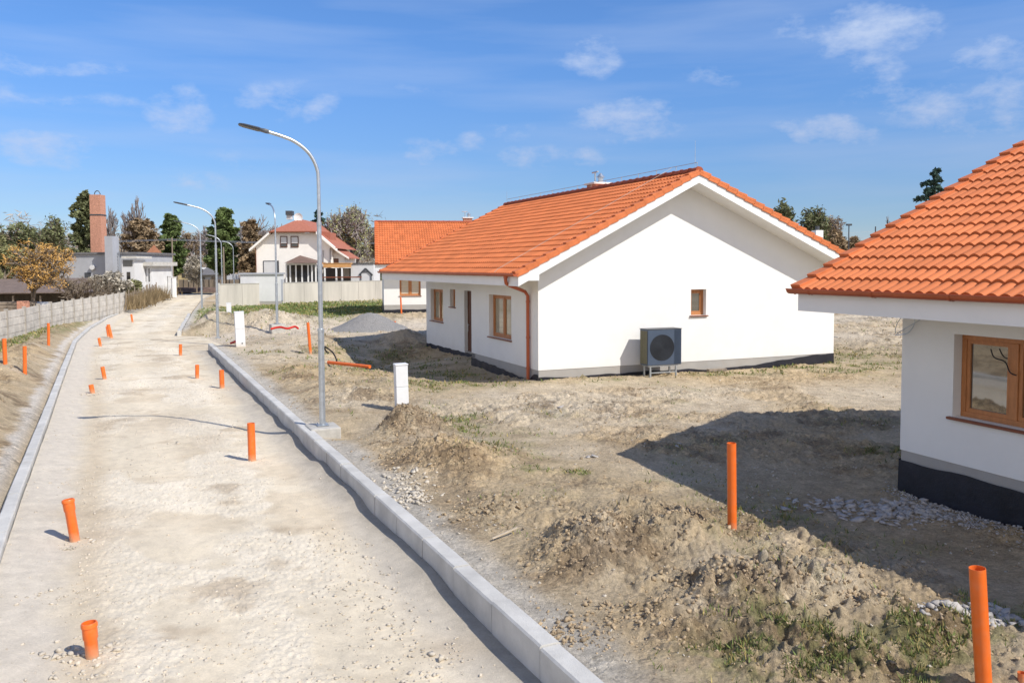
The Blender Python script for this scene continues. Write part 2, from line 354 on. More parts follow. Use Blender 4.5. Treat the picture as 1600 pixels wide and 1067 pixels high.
# ------------------------------------------------------------------ ground
_f = [G(u, v, 0) for u, v in ((-60, 560), (11, 533), (39, 526), (80, 513), (115, 504), (142, 498), (166, 492), (195, 484))]; FX = [p.x for p in _f]; FY = [p.y for p in _f]
def blob(x, y, pts):
    m = np.zeros_like(x)
    for (u, v, rx, ry) in pts:
        p = G(u, v, 0); m = np.maximum(m, np.exp(-(((x-p.x)/rx)**2+((y-p.y)/ry)**2)))
    return m
GRASSY = [(1200, 985, .35, .3), (1290, 990, .5, .35), (1180, 1035, .55, .35), (1380, 1000, .7, .4), (1500, 1040, .6, .4), (1420, 1060, .5, .3), (1300, 1045, .5, .3), (700, 655, .6, .7), (715, 600, 1.4, .9), (650, 608, .9, .8), (700, 578, 1., 1.1), (560, 545, 2., 2.), (600, 560, 2., 1.5), (520, 580, 1.5, 1.2), (830, 740, .25, .3), (730, 670, .4, .6),
          (395, 552, 1., .8), (540, 486, 5, 3.5), (470, 484, 6, 3), (640, 486, 5, 2.5), (410, 484, 4, 3.5), (590, 478, 5, 5), (1180, 585, 1.8, .6), (1260, 573, 2., .8), (1330, 560, 1.8, 2.5), (1290, 575, 2, .6), (1340, 580, 1.4, .8), (880, 600, 1.0, .35), (960, 597, .8, .3), (1400, 460, 12, 3), (1330, 462, 9, 3), (1215, 800, .35, .3), (1380, 705, .5, .4), (370, 575, .6, .6), (1560, 960, .5, .4), (1600, 985, .8, .3), (760, 700, .4, .4), (900, 740, .2, .2)]
PALE = [(820, 640, 2.5, 2.), (950, 640, 2.5, 2.), (1050, 620, 3, 2), (560, 545, .6, .6), (430, 545, 1.4, 2.2), (480, 545, 1.4, 1.8), (1340, 500, 9, 9), (1400, 530, 5, 4), (650, 505, 6, 3), (640, 660, .9, 1), (700, 700, .9, 1), (930, 870, .35, .5), (1240, 910, .5, .5), (1140, 890, .4, .5), (620, 750, .5, .6), (450, 510, 5, 1.5), (1350, 620, 3, 2.)]
def ground():
    ang = np.concatenate([np.radians(np.linspace(-180, -52, 60)[:-1]), np.radians(np.linspace(-52, 48, 1250)), np.radians(np.linspace(48, 180, 60)[1:])])
    rad = np.concatenate([np.linspace(.3, 4.2, 12)[:-1], np.exp(np.linspace(np.log(4.2), np.log(45), 760)), np.exp(np.linspace(np.log(45), np.log(150), 150))[1:], np.exp(np.linspace(np.log(150), np.log(4500), 30))[1:]])
    A, R = np.meshgrid(ang, rad, indexing='xy')
    x = (R*np.sin(A)).ravel(); y = (R*np.cos(A)).ravel()
    z, rough, dr, dl, plot, left, junc = height(x, y)
    na, nr = len(ang), len(rad)
    idx = np.arange(na*nr).reshape(nr, na)
    F = np.stack([idx[:-1, :-1], idx[:-1, 1:], idx[1:, 1:], idx[1:, :-1]], -1).reshape(-1, 4)[:, ::-1]
    cen = np.array([[0, 0, 0]])
    tan_ = np.array([.53, .42, .275]); pale = np.array([.64, .545, .41]); brown = np.array([.27, .19, .115]); gr = np.array([.15, .165, .055]); ochre = np.array([.50, .36, .20])
    n1 = fbm(x, y, .35, 4, .55, 71); n2 = fbm(x, y, 1.7, 4, .6, 81); n3 = fbm(x, y, 6., 3, .6, 91)
    col = tan_[None]*(.80+.4*n1[:, None])
    def mixc(c, k, m): return c*(1-m[:, None])+k[None]*m[:, None]
    pm = np.clip(blob(x, y, PALE)*1.3*(.4+n2)+sstep(.50, .66, fbm(x, y, .25, 4, .6, 101))*.75, 0, 1)
    col = mixc(col, pale, pm*.85)
    col = mixc(col, ochre, np.clip(rough, 0, 1)*sstep(.45, .62, n1)*.7)
    col = mixc(col, brown, sstep(.53, .68, n2)*.55*(.35+np.clip(rough, 0, 1)))
    far = sstep(95, 130, y)
    gm = np.clip(blob(x, y, GRASSY)*1.7*sstep(.35, .6, n2+.12*(n3-.5))+far*.9*(.5+n1), 0, 1)
    gm = np.maximum(gm, sstep(.60, .72, fbm(x, y, .8, 4, .6, 111))*.4*plot*sstep(1.2, 3, dr))
    gm = np.maximum(gm, left*sstep(7., 10, dl)*.5)
    fe = x-np.interp(y, FY, FX); gm = np.maximum(gm*.8, sstep(-.3, .0, fe)*(1-sstep(.7, 1.5, fe+(n2-.5)))*left*(y < 66))
    grn = blob(x, y, [(400, 481, 3.2, 10), (450, 480, 4, 10), (510, 482, 4.5, 12), (560, 482, 4, 12), (620, 480, 4, 9)])*1.6
    gm = np.clip(np.maximum(gm, grn*sstep(.3, .5, n2)), 0, 1)
    col = mixc(col, gr, np.clip(gm*(.2+1.1*sstep(.45, .6, n3)), 0, 1)*.62)
    col = mixc(col, np.array([.12, .20, .04]), np.clip(grn*sstep(.3, .5, n2), 0, 1)*.8)
    dust = plot*(1-junc)*(1-sstep(.3, .75, dr+.3*(n2-.5))); col = mixc(col, np.array([.60, .55, .47]), dust*.9)
    dust = left*(1-sstep(.42, .7, dl+.5*(n2-.5))); col = mixc(col, np.array([.66, .60, .52]), dust)
    side = np.clip(np.exp(-((y-40.8-.33*(x+12))/2.6)**2)*sstep(-17.5, -15.5, x)*(1-sstep(6, 12, x))*1.4, 0, 1)*(x < 9)
    col = mixc(col, np.array([.64, .55, .43]), side*.9*sstep(.25, .5, n2+.1))
    a = np.clip(.75+.5*n3, 0, 2); col = col*a[:, None]*(1+.0*a[:, None])
    o = npmesh('ground', np.stack([x, y, z], 1), F, M['ground'], smooth=True, tint=np.clip(col, 0, 1))
    ra = o.data.attributes.new('rough', 'FLOAT', 'POINT'); ra.data.foreach_set('value', np.clip(rough*sstep(.38, .55, n2), 0, 1).astype(np.float32))
    tag(o, kind='structure')
def gmat():
    m = bpy.data.materials.new('soil'); m.use_nodes = True; t = m.node_tree; b = t.nodes['Principled BSDF']; b.inputs['Roughness'].default_value = .96; b.inputs['Specular IOR Level'].default_value = .15
    at = t.nodes.new('ShaderNodeAttribute'); at.attribute_name = 'tint'; co = t.nodes.new('ShaderNodeTexCoord')
    n = t.nodes.new('ShaderNodeTexNoise'); n.inputs['Scale'].default_value = 22; n.inputs['Detail'].default_value = 8; n.inputs['Roughness'].default_value = .8
    t.links.new(co.outputs['Object'], n.inputs[0])
    r = t.nodes.new('ShaderNodeMapRange'); r.inputs[1].default_value = .3; r.inputs[2].default_value = .7; r.inputs[3].default_value = .55; r.inputs[4].default_value = 1.38; t.links.new(n.outputs['Fac'], r.inputs[0])
    v = t.nodes.new('ShaderNodeVectorMath'); v.operation = 'SCALE'; t.links.new(at.outputs['Color'], v.inputs[0]); t.links.new(r.outputs[0], v.inputs[3]); t.links.new(v.outputs[0], b.inputs['Base Color'])
    bp = t.nodes.new('ShaderNodeBump'); bp.inputs['Strength'].default_value = 1.; bp.inputs['Distance'].default_value = .05
    ra = t.nodes.new('ShaderNodeAttribute'); ra.attribute_name = 'rough'
    wp = t.nodes.new('ShaderNodeTexNoise'); wp.inputs['Scale'].default_value = 9; wp.inputs['Detail'].default_value = 3; t.links.new(co.outputs['Object'], wp.inputs[0])
    wa = t.nodes.new('ShaderNodeVectorMath'); wa.operation = 'MULTIPLY_ADD'; t.links.new(wp.outputs['Color'], wa.inputs[0]); wa.inputs[1].default_value = (.16, .16, .16); t.links.new(co.outputs['Object'], wa.inputs[2])
    h = n.outputs['Fac']; cc = v.outputs[0]
    def mth(op, a_, b_):
        q = t.nodes.new('ShaderNodeMath'); q.operation = op
        for i_, z_ in enumerate((a_, b_)):
            if isinstance(z_, (int, float)): q.inputs[i_].default_value = z_
            else: t.links.new(z_, q.inputs[i_])
        return q.outputs[0]
    for sc_, am in ((7., 1.5), (17., .9)):
        vo = t.nodes.new('ShaderNodeTexVoronoi'); vo.inputs['Scale'].default_value = sc_; vo.inputs['Randomness'].default_value = 1; t.links.new(wa.outputs[0], vo.inputs['Vector'])
        h = mth('ADD', h, mth('MULTIPLY', mth('SUBTRACT', .5, vo.outputs['Distance']), mth('MULTIPLY', ra.outputs['Fac'], am)))
        sp = t.nodes.new('ShaderNodeSeparateColor'); t.links.new(vo.outputs['Color'], sp.inputs[0])
        k_ = mth('ADD', 1., mth('MULTIPLY', mth('SUBTRACT', sp.outputs[0], .5), mth('MULTIPLY', ra.outputs['Fac'], .42)))
        v3 = t.nodes.new('ShaderNodeVectorMath'); v3.operation = 'SCALE'; t.links.new(cc, v3.inputs[0]); t.links.new(k_, v3.inputs[3]); cc = v3.outputs[0]
    t.links.new(cc, b.inputs['Base Color'])
    t.links.new(h, bp.inputs['Height']); t.links.new(bp.outputs[0], b.inputs['Normal'])
    return m
M['ground'] = gmat()
ground()

# ------------------------------------------------------------------ road: crushed limestone, with smooth dusty margins
def road_z(x, y, fine=True):
    xl, xr = xL(y), xR(y); junc = sstep(34., 35.5, y)*(1-sstep(42, 44, y))
    dr = (xr-x)/1.103; dl = (x-xl)/1.12
    z = -.32+.0*x
    wob = (fbm(x, y, .9, 3, .5, 131)-.5)
    wv = fbm(x*0, y, .75, 2, .45, 137)
    z = z+(.03+.07*sstep(.3, .7, wv))*(1-sstep(.02, .55, dr))**1.3*(1-junc)*(y < 34.6)
    z = z+.10*(1-sstep(.0, .75+.2*wob, dl))
    z = z+(fbm(x, y, .4, 3, .5, 141)-.5)*.05+(fbm(x, y, 3., 3, .5, 151)-.5)*.018*sstep(.2, .8, dr)
    return z, dr, dl
def road():
    ys = np.concatenate([np.linspace(-12, 4, 30)[:-1], np.exp(np.linspace(np.log(4), np.log(109), 1100))]); ts = np.linspace(0, 1, 320)
    Y, T = np.meshgrid(ys, ts, indexing='ij'); y = Y.ravel(); t = T.ravel()
    ext = .0+1.2*sstep(34.8, 36, y)*(1-sstep(41.5, 43, y))
    x = xL(y)+.02+(xR(y)+ext-xL(y)-.02)*t
    z, dr, dl = road_z(x, y)
    grv = sstep(.50, .60, fbm(x, y, .55, 4, .55, 161)+.18*np.exp(-((dr-1.7)/.5)**2)+.16*np.exp(-((dl-1.25)/.35)**2)-.06)*sstep(.7, 1.2, dr)*sstep(.75, 1.1, dl)
    z = z+grv*(lumps(x, y, 15., 5)*.016+lumps(x, y, 33., 6)*.007)
    base = np.array([.69, .60, .455]); white = np.array([.76, .69, .57]); tanc = np.array([.53, .43, .30]); dust = np.array([.62, .555, .46]); brown = np.array([.43, .34, .235])
    n1 = fbm(x, y, .5, 4, .55, 181); n2 = fbm(x, y, 2.2, 4, .6, 191); n3 = fbm(x, y, 9, 3, .6, 195)
    def mixc(c, k, m): return c*(1-m[:, None])+k[None]*m[:, None]
    col = base[None]*(.92+.16*n1[:, None])
    col = mixc(col, white, grv*.6*(.3+n2))
    col = mixc(col, tanc, sstep(.52, .7, n1)*.5*(1-grv)*(.5+n2))
    col = mixc(col, brown, sstep(.60, .75, fbm(x, y*1., .9, 4, .6, 201))*.65*sstep(.6, 1.2, dl))
    col = mixc(col, dust, (1-sstep(.45, .9, dl+.3*(n2-.5)))*.95)
    col = mixc(col, tanc*1.08, np.exp(-((dl-.95)/.22)**2)*.55*(.6+.8*n2)*(y < 30))
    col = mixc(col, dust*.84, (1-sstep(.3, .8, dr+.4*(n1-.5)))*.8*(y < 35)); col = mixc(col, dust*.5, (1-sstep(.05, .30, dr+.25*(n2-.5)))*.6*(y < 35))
    # wheel tracks, packed paler
    tr = np.exp(-((dl-2.1)/.35)**2)+np.exp(-((dl-3.7)/.35)**2); col = col*(1+.13*tr[:, None]*(n1[:, None]+.3))
    for (u, v, rx, ry) in [(150, 800, .9, .35), (170, 825, .5, .25), (265, 985, .12, .05), (320, 685, .5, 1.1), (700, 1000, .4, .3), (230, 605, 1., .5), (260, 655, .9, 1.2)]:
        p = G(u, v, -.25); col = mixc(col, brown*1.1, np.exp(-(((x-p.x)/rx)**2+((y-p.y)/ry)**2))*.5*(.4+n2))
    col = col*(.86+.28*n3[:, None])
    ny, n_t = len(ys), len(ts); idx = np.arange(ny*n_t).reshape(ny, n_t)
    F = np.stack([idx[:-1, :-1], idx[:-1, 1:], idx[1:, 1:], idx[1:, :-1]], -1).reshape(-1, 4)
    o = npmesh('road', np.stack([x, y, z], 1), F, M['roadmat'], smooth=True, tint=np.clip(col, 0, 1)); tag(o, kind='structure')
M['roadmat'] = gmat(); M['roadmat'].name = 'crushed_stone'
nn = [n for n in M['roadmat'].node_tree.nodes if n.type == 'MAP_RANGE'][0]; nn.inputs[3].default_value = .84; nn.inputs[4].default_value = 1.12
[n for n in M['roadmat'].node_tree.nodes if n.type == 'BUMP'][0].inputs['Strength'].default_value = .45
[n for n in M['roadmat'].node_tree.nodes if n.type == 'TEX_NOISE'][0].inputs['Scale'].default_value = 38
road()
def rz(x, y): return float(road_z(np.array([float(x)]), np.array([float(y)]))[0][0])

# ------------------------------------------------------------------ kerbs
def kerb_run(name, P0, P1, wd, ztop, depth, step=1.0, side=1, jit=.004, seed=1):
    rnd = random.Random(seed); P0 = Vector(P0); P1 = Vector(P1); L = (P1-P0).length; d = (P1-P0)/L; nrm = Vector((-d.y, d.x))*side
    mb = MB(); n = max(1, int(L/step))
    for i in range(n):
        a = P0+d*(L*i/n+.007); b = P0+d*(L*(i+1)/n-.007); o = rnd.uniform(-jit, jit); zt = ztop+rnd.uniform(-jit, jit); c = .018
        pr = [(0, -depth), (wd, -depth), (wd, zt-c), (wd-c, zt), (c, zt), (0, zt-c)]
        q = [Vector((a.x+nrm.x*(s_+o), a.y+nrm.y*(s_+o), z_)) for s_, z_ in pr]
        mb.prism(q, (b.x-a.x, b.y-a.y, 0))
    o = mb.build(name, M['kerb']); tag(o, kind='structure'); return o
def kline(y): return (.51-.466*(y-6.2), y)
kerb_run('kerb', kline(-8), kline(34.6), .20, .0, .45, 1.0, -1, .008, 2)
lp = [(xL(y), y) for y in (-8, 6.71, 12.12, 18.12, 28.2, 38, 45.9, 55.5, 71)]
for i in range(len(lp)-1): kerb_run('kerb', lp[i], lp[i+1], .17, -.12, .4, 1.0, 1, .004, 10+i)
kerb_run('kerb', (-17.2, 42.5), (-23., 58.8), .2, -.06, .4, 1., -1, .02, 40)

# ------------------------------------------------------------------ bungalows
def wall_panel(mb, O, U, Nin, Wd, z0, z1, holes, depth=.16):
    """rectangular wall O + u*U, with real openings and reveals"""
    us = sorted(set([0, Wd]+[h[0] for h in holes]+[h[1] for h in holes])); zs = sorted(set([z0, z1]+[h[2] for h in holes]+[h[3] for h in holes]))
    O = Vector(O); U = Vector(U); Nn = Vector(Nin); P = lambda u, z, d=0: O+U*u+Vector((0, 0, z))+Nn*d
    for i in range(len(us)-1):
        for j in range(len(zs)-1):
            cu, cz = (us[i]+us[i+1])/2, (zs[j]+zs[j+1])/2
            if any(h[0] < cu < h[1] and h[2] < cz < h[3] for h in holes): continue
            mb.add([P(us[i], zs[j]), P(us[i+1], zs[j]), P(us[i+1], zs[j+1]), P(us[i], zs[j+1])], [(0, 1, 2, 3)])
    for (a, b, c, d) in holes:
        for (p, q) in [((a, c), (a, d)), ((a, d), (b, d)), ((b, d), (b, c)), ((b, c), (a, c))]:
            mb.add([P(*p), P(*q), P(*q, depth), P(*p, depth)], [(0, 1, 2, 3)])
def window(par, O, U, Nin, a, b, c, d, depth=.14, mull=1, sill=True, frame='wood', pane='glass', label=None, fw=.07):
    O = Vector(O); U = Vector(U); Nn = Vector(Nin)
    def bx(mb, u0, u1, z0, z1, d0, d1):
        q = [O+U*u0+Nn*d0+Vector((0, 0, z0)), O+U*u1+Nn*d0+Vector((0, 0, z0)), O+U*u1+Nn*d0+Vector((0, 0, z1)), O+U*u0+Nn*d0+Vector((0, 0, z1))]
        mb.prism(q, Nn*(d1-d0))
    root = MB()
    bx(root, a, b, c, c+fw, depth, depth+.07); bx(root, a, b, d-fw, d, depth, depth+.07); bx(root, a, a+fw, c+fw, d-fw, depth, depth+.07); bx(root, b-fw, b, c+fw, d-fw, depth, depth+.07)
    n = mull+1; wd = (b-a-2*fw)/n
    for k in range(1, n): bx(root, a+fw+wd*k-fw*.75, a+fw+wd*k+fw*.75, c+fw, d-fw, depth-.005, depth+.07)
    fo = root.build('window', M[frame], par, bevel=.006)
    for k in range(n):                                   # casements
        u0 = a+fw+wd*k+(fw*.75 if k else 0); u1 = a+fw+wd*(k+1)-(fw*.75 if k < n-1 else 0); s = fw*.75
        m2 = MB(); z0, z1 = c+fw, d-fw
        bx(m2, u0+.003, u1-.003, z0, z0+s, depth+.014, depth+.06); bx(m2, u0+.003, u1-.003, z1-s, z1, depth+.014, depth+.06); bx(m2, u0+.003, u0+s, z0+s, z1-s, depth+.014, depth+.06); bx(m2, u1-s, u1-.003, z0+s, z1-s, depth+.014, depth+.06)
        m2.build('frame', M[frame], fo)
        m3 = MB(); bx(m3, u0+s, u1-s, z0+s, z1-s, depth+.034, depth+.046); m3.build('pane', M[pane], fo)
    if sill:
        m4 = MB(); bx(m4, a-.05, b+.05, c-.035, c-.002, -.06, depth+.02); m4.build('sill', M['sill'], fo, bevel=.004)
    return fo
def tile_slope(name, par, E0, Al, Up, Len, SL, rows, seed=0, per=.1665, samp=9, m='tile'):
    """interlocking S-tiles: E0 lower corner, Al unit along the eave, Up unit up the slope"""
    E0 = np.array(E0, float); Al = np.array(Al, float); Up = np.array(Up, float); Nn = np.cross(Al, Up); Nn /= np.linalg.norm(Nn)
    if Nn[2] < 0: Nn = -Nn
    nw = int(round(Len/per)); na = nw*samp+1; u = np.linspace(0, Len, na); ph = (u/per) % 1
    prof = .048*np.abs(np.sin(pi*ph))**.75; prof += .004*np.sin(2*pi*ph)
    rl = SL/rows; V = []; F = []; T = []; rs = np.random.RandomState(seed); off = 0
    tl = rs.rand(rows, nw//2+3)
    for r in range(rows):
        jit = np.repeat(rs.normal(0, .0016, nw//2+2), samp*2)[:na]
        tt = tl[r][np.minimum((u/per/2).astype(int), nw//2)]
        tt = .86+.22*tt
        lo = r*rl-.012; hi = (r+1)*rl+.03
        A0 = E0+np.outer(u, Al)+Up*lo+np.outer(prof+.036+jit, Nn)
        A1 = E0+np.outer(u, Al)+Up*hi+np.outer(prof+.002, Nn)
        B0 = E0+np.outer(u, Al)+Up*lo+np.outer(prof+.014+jit, Nn)
        B0[:, :] = E0+np.outer(u, Al)+Up*(lo+.004)+np.outer(prof*.9+.002+jit, Nn)
        for (P, Q, k) in ((A0, A1, 1.), (B0, A0, .93)):
            n = len(u); V.append(P); V.append(Q); T += [tt*k, tt*k]
            i = np.arange(n-1)+off; F.append(np.stack([i, i+1, i+1+n, i+n], 1)); off += 2*n
    return npmesh(name, np.concatenate(V), np.concatenate(F), M[m], par, True, np.concatenate(T))
def ridge_caps(name, par, y0, y1, x, z, r=.13, m='ridge', seg=.4):
    mb = MB(); n = int((y1-y0)/seg); st = (y1-y0)/n
    for i in range(n):
        a = y0+i*st; vs = []
        for (yy, rr) in ((a, r), (a+.05, r+.012), (a+.055, r-.004), (a+st+.01, r-.012)):
            vs += [(x+rr*cos(t), yy, z-.06+rr*.95*sin(t)) for t in [pi*k/8 for k in range(9)]]
        fs = [(j*9+k, j*9+k+1, (j+1)*9+k+1, (j+1)*9+k) for j in range(3) for k in range(8)]
        mb.add(vs, fs)
    for yy in (y0, y1):
        mb.add([(x+r*cos(pi*k/8), yy, z-.06+r*.95*sin(pi*k/8)) for k in range(9)], [tuple(range(9))])
    return mb.build(name, M[m], par, True)
def verge(name, par, E, Up, rows, rl, ydir, m='tiletrim'):
    """stepped verge tiles; E lower corner at the gable edge, ydir +1/-1: outwards"""
    E = Vector(E); Up = Vector(Up).normalized(); Y = Vector((0, ydir, 0)); Nn = Up.cross(Y).normalized()
    if Nn.z < 0: Nn = -Nn
    mb = MB()
    for r in range(rows):
        a = E+Up*(r*rl-.02); b = E+Up*((r+1)*rl+.02); wi, wo = -.17, .035
        for (n0, n1, n2, n3, y0, y1) in ((.02, .10, -.02, .05, wi, wo), (-.07, .02, -.10, -.02, wo-.03, wo)):
            q = [a+Nn*n0+Y*y0, a+Nn*n0+Y*y1, a+Nn*n1+Y*y1, a+Nn*n1+Y*y0, b+Nn*n2+Y*y0, b+Nn*n2+Y*y1, b+Nn*n3+Y*y1, b+Nn*n3+Y*y0]
            mb.add(q, [(0, 1, 2, 3), (4, 7, 6, 5), (0, 4, 5, 1), (1, 5, 6, 2), (2, 6, 7, 3), (3, 7, 4, 0)])
    return mb.build(name, M[m], par, bevel=.006)
def bungalow(label, org, yaw, ya, yb, W=10.53, ze=3.02, hr=2.87, wr=4.73, og=1.1, oe=.93, rec=None, holes0=(), holesR=(), gholes=(), fholes=(), plin=.33, back=False, rows=19, samp=9, group='orange roofed bungalows'):
    R = empty('bungalow', (org[0], org[1], org[2]), yaw, label, 'house', group)
    X = Vector((1, 0, 0)); Y = Vector((0, 1, 0)); wt = ze-.10
    mb = MB(); r0 = rec[0] if rec else None
    # front (x=0): section ya..r0, recessed section r0..yb at x=rec[1]
    if rec:
        wall_panel(mb, (0, ya, 0), Y, X, r0-ya, plin, wt, [(a-ya, b-ya, c, d) for a, b, c, d in holes0])
        rx = rec[1]; wall_panel(mb, (rx, r0, 0), Y, X, yb-r0, plin-.25, wt, [(a-r0, b-r0, c, d) for a, b, c, d in holesR])
        wall_panel(mb, (0, r0, 0), X, -Y, rx, plin, wt, [])
        mb.add([(-.2, r0, ze-.205), (rx, r0, ze-.205), (rx, yb, ze-.205), (-.2, yb, ze-.205)], [(0, 1, 2, 3)])
    else: wall_panel(mb, (0, ya, 0), Y, X, yb-ya, plin, wt, [(a-ya, b-ya, c, d) for a, b, c, d in holes0]); rx = 0
    wall_panel(mb, (W, ya, 0), Y, -X, yb-ya, plin, wt, [])
    wall_panel(mb, (0, ya, 0), X, Y, W, plin, wt, list(gholes)); wall_panel(mb, (rx, yb, 0), X, -Y, W-rx, plin, wt, list(fholes))
    sL = hr/(wr+oe); sR = hr/(W-wr+oe); zu = lambda x: (ze-.09+sL*(x+oe)) if x < wr else (ze-.09+sR*(W+oe-x))
    for yy in (ya, yb): mb.add([(0 if yy == ya else rx, yy, wt), (W, yy, wt), (W, yy, zu(W)-.02), (wr, yy, zu(wr)-.02), (0 if yy == ya else rx, yy, zu(rx if yy == yb else 0)-.02)], [(0, 1, 2, 3, 4)])
    mb.build('wall', M['render'], R)
    # plinth, and the black membrane below it
    p = MB(); i_ = .012
    if rec:
        p.box(i_, .3, ya+i_, r0-i_, -.2, plin); p.box(rx+i_, rx+.3, r0, yb-i_, -.6, plin-.25+.0); p.box(i_, rx, r0-.3, r0-i_, -.6, plin)
    else: p.box(i_, .3, ya+i_, yb-i_, -.2, plin)
    p.box(.3, W-i_, ya+i_, ya+.3, -.2, plin); p.box(W-.3, W-i_, ya+.3, yb-.3, -.2, plin); p.box(rx+.3, W-i_, yb-.3, yb-i_, -.6, plin)
    p.build('plinth', M['plinth'], R)
    m = MB(); rnd = random.Random(5)
    def skirt(a, b, nrm, prof, z0=-.7):
        a = Vector(a); b = Vector(b); n = 60; vs = []
        for k in range(n+1):
            t = k/n; q = a.lerp(b, t); zt = np.interp(t, [q_[0] for q_ in prof], [q_[1] for q_ in prof])+.012*sin(t*43)+.008*sin(t*97)
            d = .012+.012*(1+sin(t*61))*.5
            vs += [(q.x+nrm[0]*d, q.y+nrm[1]*d, zt), (q.x+nrm[0]*(d+.03), q.y+nrm[1]*(d+.03), z0)]
        m.add(vs, [(2*k, 2*k+1, 2*k+3, 2*k+2) for k in range(n)])
    if back == 'near': skirt((0, ya), (0, yb), (-1, 0), [(0, .40), (.8, .45), (1, .44)]); skirt((0, yb), (W, yb), (0, 1), [(0, .44), (1, .3)])
    elif back == 'far': skirt((0, ya), (0, yb), (-1, 0), [(0, .12), (1, .12)]); skirt((0, yb), (W, yb), (0, 1), [(0, .12), (1, .12)])
    else:
        skirt((0, ya), (0, r0), (-1, 0), [(0, .2), (.05, .2), (.12, .0), (.25, .02), (.6, .12), (1, .17)])
        skirt((rx, r0), (rx, yb), (-1, 0), [(0, .06), (.4, .03), (1, .0)])
        skirt((0, r0), (rx, r0), (0, 1), [(0, .17), (1, .06)])
        skirt((0, ya), (W, ya), (0, -1), [(0, .14), (.08, .1), (.3, .13), (.45, .12), (.55, .04), (.72, .13), (.85, .26), (1, .34)])
    m.build('membrane', M['bitumen'], R)
    # roof deck with barge boards and boxed eaves
    y0, y1 = ya-og, yb+og
    q = MB(); th = .30
    sec = [(-oe+.03, ze-.06), (wr, ze+hr-.06), (W+oe-.03, ze-.06), (W+oe-.03, ze-.06-th), (wr, ze+hr-.06-th), (-oe+.03, ze-.06-th)]
    q.prism([(x, y0, z) for x, z in sec[:2]+sec[4:6]], (0, y1-y0, 0)); q.prism([(x, y0+.001, z) for x, z in sec[1:5]], (0, y1-y0-.002, 0))
    q.build('roof_deck', M['white'], R)
    e = MB()
    for (xa, xb, xc) in ((-oe+.06, -.30, -.01), (W+oe-.06, W+.30, W+.01)):
        e = MB(); e.box(min(xa, xb), max(xa, xb), y0+.004, ya+.002, ze-.215, ze+.02); e.box(min(xa, xc), max(xa, xc), ya+.002, yb-.002, ze-.215, ze-.03); e.box(min(xa, xb), max(xa, xb), yb-.002, y1-.004, ze-.215, ze+.02)
        e.build('eave_box', M['white'], R)
    lu = sqrt((wr+oe)**2+hr**2); ru = sqrt((W-wr+oe)**2+hr**2)
    upL = Vector((wr+oe, 0, hr))/lu; upR = Vector((-(W-wr+oe), 0, hr))/ru
    roof = tile_slope('roof', R, (-oe-.03, y0+.02, ze-.055-.015), (0, 1, 0), upL, y1-y0-.04, lu+.02, rows, 3, samp=samp)
    tile_slope('roof', R, (W+oe+.03, y0+.02, ze-.055-.015), (0, 1, 0), upR, y1-y0-.04, ru+.02, rows+2, 4, samp=4)
    for (yy, sg) in ((y0, -1), (y1, 1)):
        verge('verge_tiles', R, (-oe-.03, yy, ze-.05), upL, rows, lu/rows, sg); verge('verge_tiles', R, (W+oe+.03, yy, ze-.05), upR, rows+2, ru/(rows+2), sg)
    ridge_caps('ridge_tiles', R, y0-.02, y1+.02, wr, ze+hr+.03)
    # gutters
    for sgn, gx in ((-1, -oe-.075), (1, W+oe+.075)):
        g = MB(); rr = .072; k = 10
        for ri, fl in ((rr, 0), (rr-.006, 1)):
            vs = [(gx+ri*cos(pi+pi*j/k), yy, ze-.035+ri*sin(pi+pi*j/k)) for yy in (y0-.06, y1+.06) for j in range(k+1)]
            g.add(vs, [(j, j+1, k+2+j, k+1+j) for j in range(k)])
        g.tube([(gx-rr, y0-.06, ze-.035), (gx-rr, y1+.06, ze-.035)], .009, 6); g.tube([(gx+rr, y0-.06, ze-.035), (gx+rr, y1+.06, ze-.035)], .009, 6)
        for yy in (y0-.06, y1+.06): g.add([(gx+rr*cos(pi+pi*j/k), yy, ze-.035+rr*sin(pi+pi*j/k)) for j in range(k+1)], [tuple(range(k+1))])
        yy = y0+.6
        while yy < y1:
            g.add([(gx+(rr+.008)*cos(pi+pi*j/k), yy+s_, ze-.035+(rr+.008)*sin(pi+pi*j/k)) for s_ in (-.02, .02) for j in range(k+1)], [(j, j+1, k+2+j, k+1+j) for j in range(k)]); yy += 1.2
        g.build('gutter', M['gutter'], R, True)
    return R
def downpipe(R, yq, x0=-.93, ze=3.02, zb=-.1, xo=-.075):
    mb = MB(); pts = [(-1.0, yq-.62, ze-.08), (-1.0, yq-.62, ze-.20), (-.96, yq-.56, ze-.29), (-.8, yq-.45, ze-.36), (-.35, yq-.1, ze-.48), (-.16, yq, ze-.54), (xo, yq, ze-.66), (xo, yq, zb)]
    mb.tube(pts, .048, 12); 
    for z in (2.2, 1.2, .35): mb.tube([(xo, yq, z-.03), (xo, yq, z+.03)], .056, 12)
    mb.tube([(-1.0, yq-.62, ze-.06), (-1.0, yq-.62, ze-.16)], .06, 12)
    mb.build('downpipe', M['gutter'], R, True)
def chimney(R, x, y, z0, z1, cowl=1):
    mb = MB(); mb.box(x-.3, x+.3, y-.3, y+.3, z0, z1); c = mb.build('chimney', M['brick'], R)
    m2 = MB(); m2.box(x-.38, x+.38, y-.38, y+.38, z1, z1+.07); m2.build('cap', M['white'], c, bevel=.01)
    m3 = MB(); m3.tube([(x+.05, y-.1, z1+.07), (x+.05, y-.1, z1+.25), (x+.05, y-.1, z1+.27), (x+.05, y-.1, z1+.42)], [.1, .1, .15, .02], 14); m3.tube([(x-.02, y+.18, z1+.07), (x-.02, y+.18, z1+.48)], .035, 8); m3.tube([(x-.02, y-.02, z1+.48), (x-.02, y+.4, z1+.48)], .03, 8)
    m3.build('cowl', M['metal'], c, True)
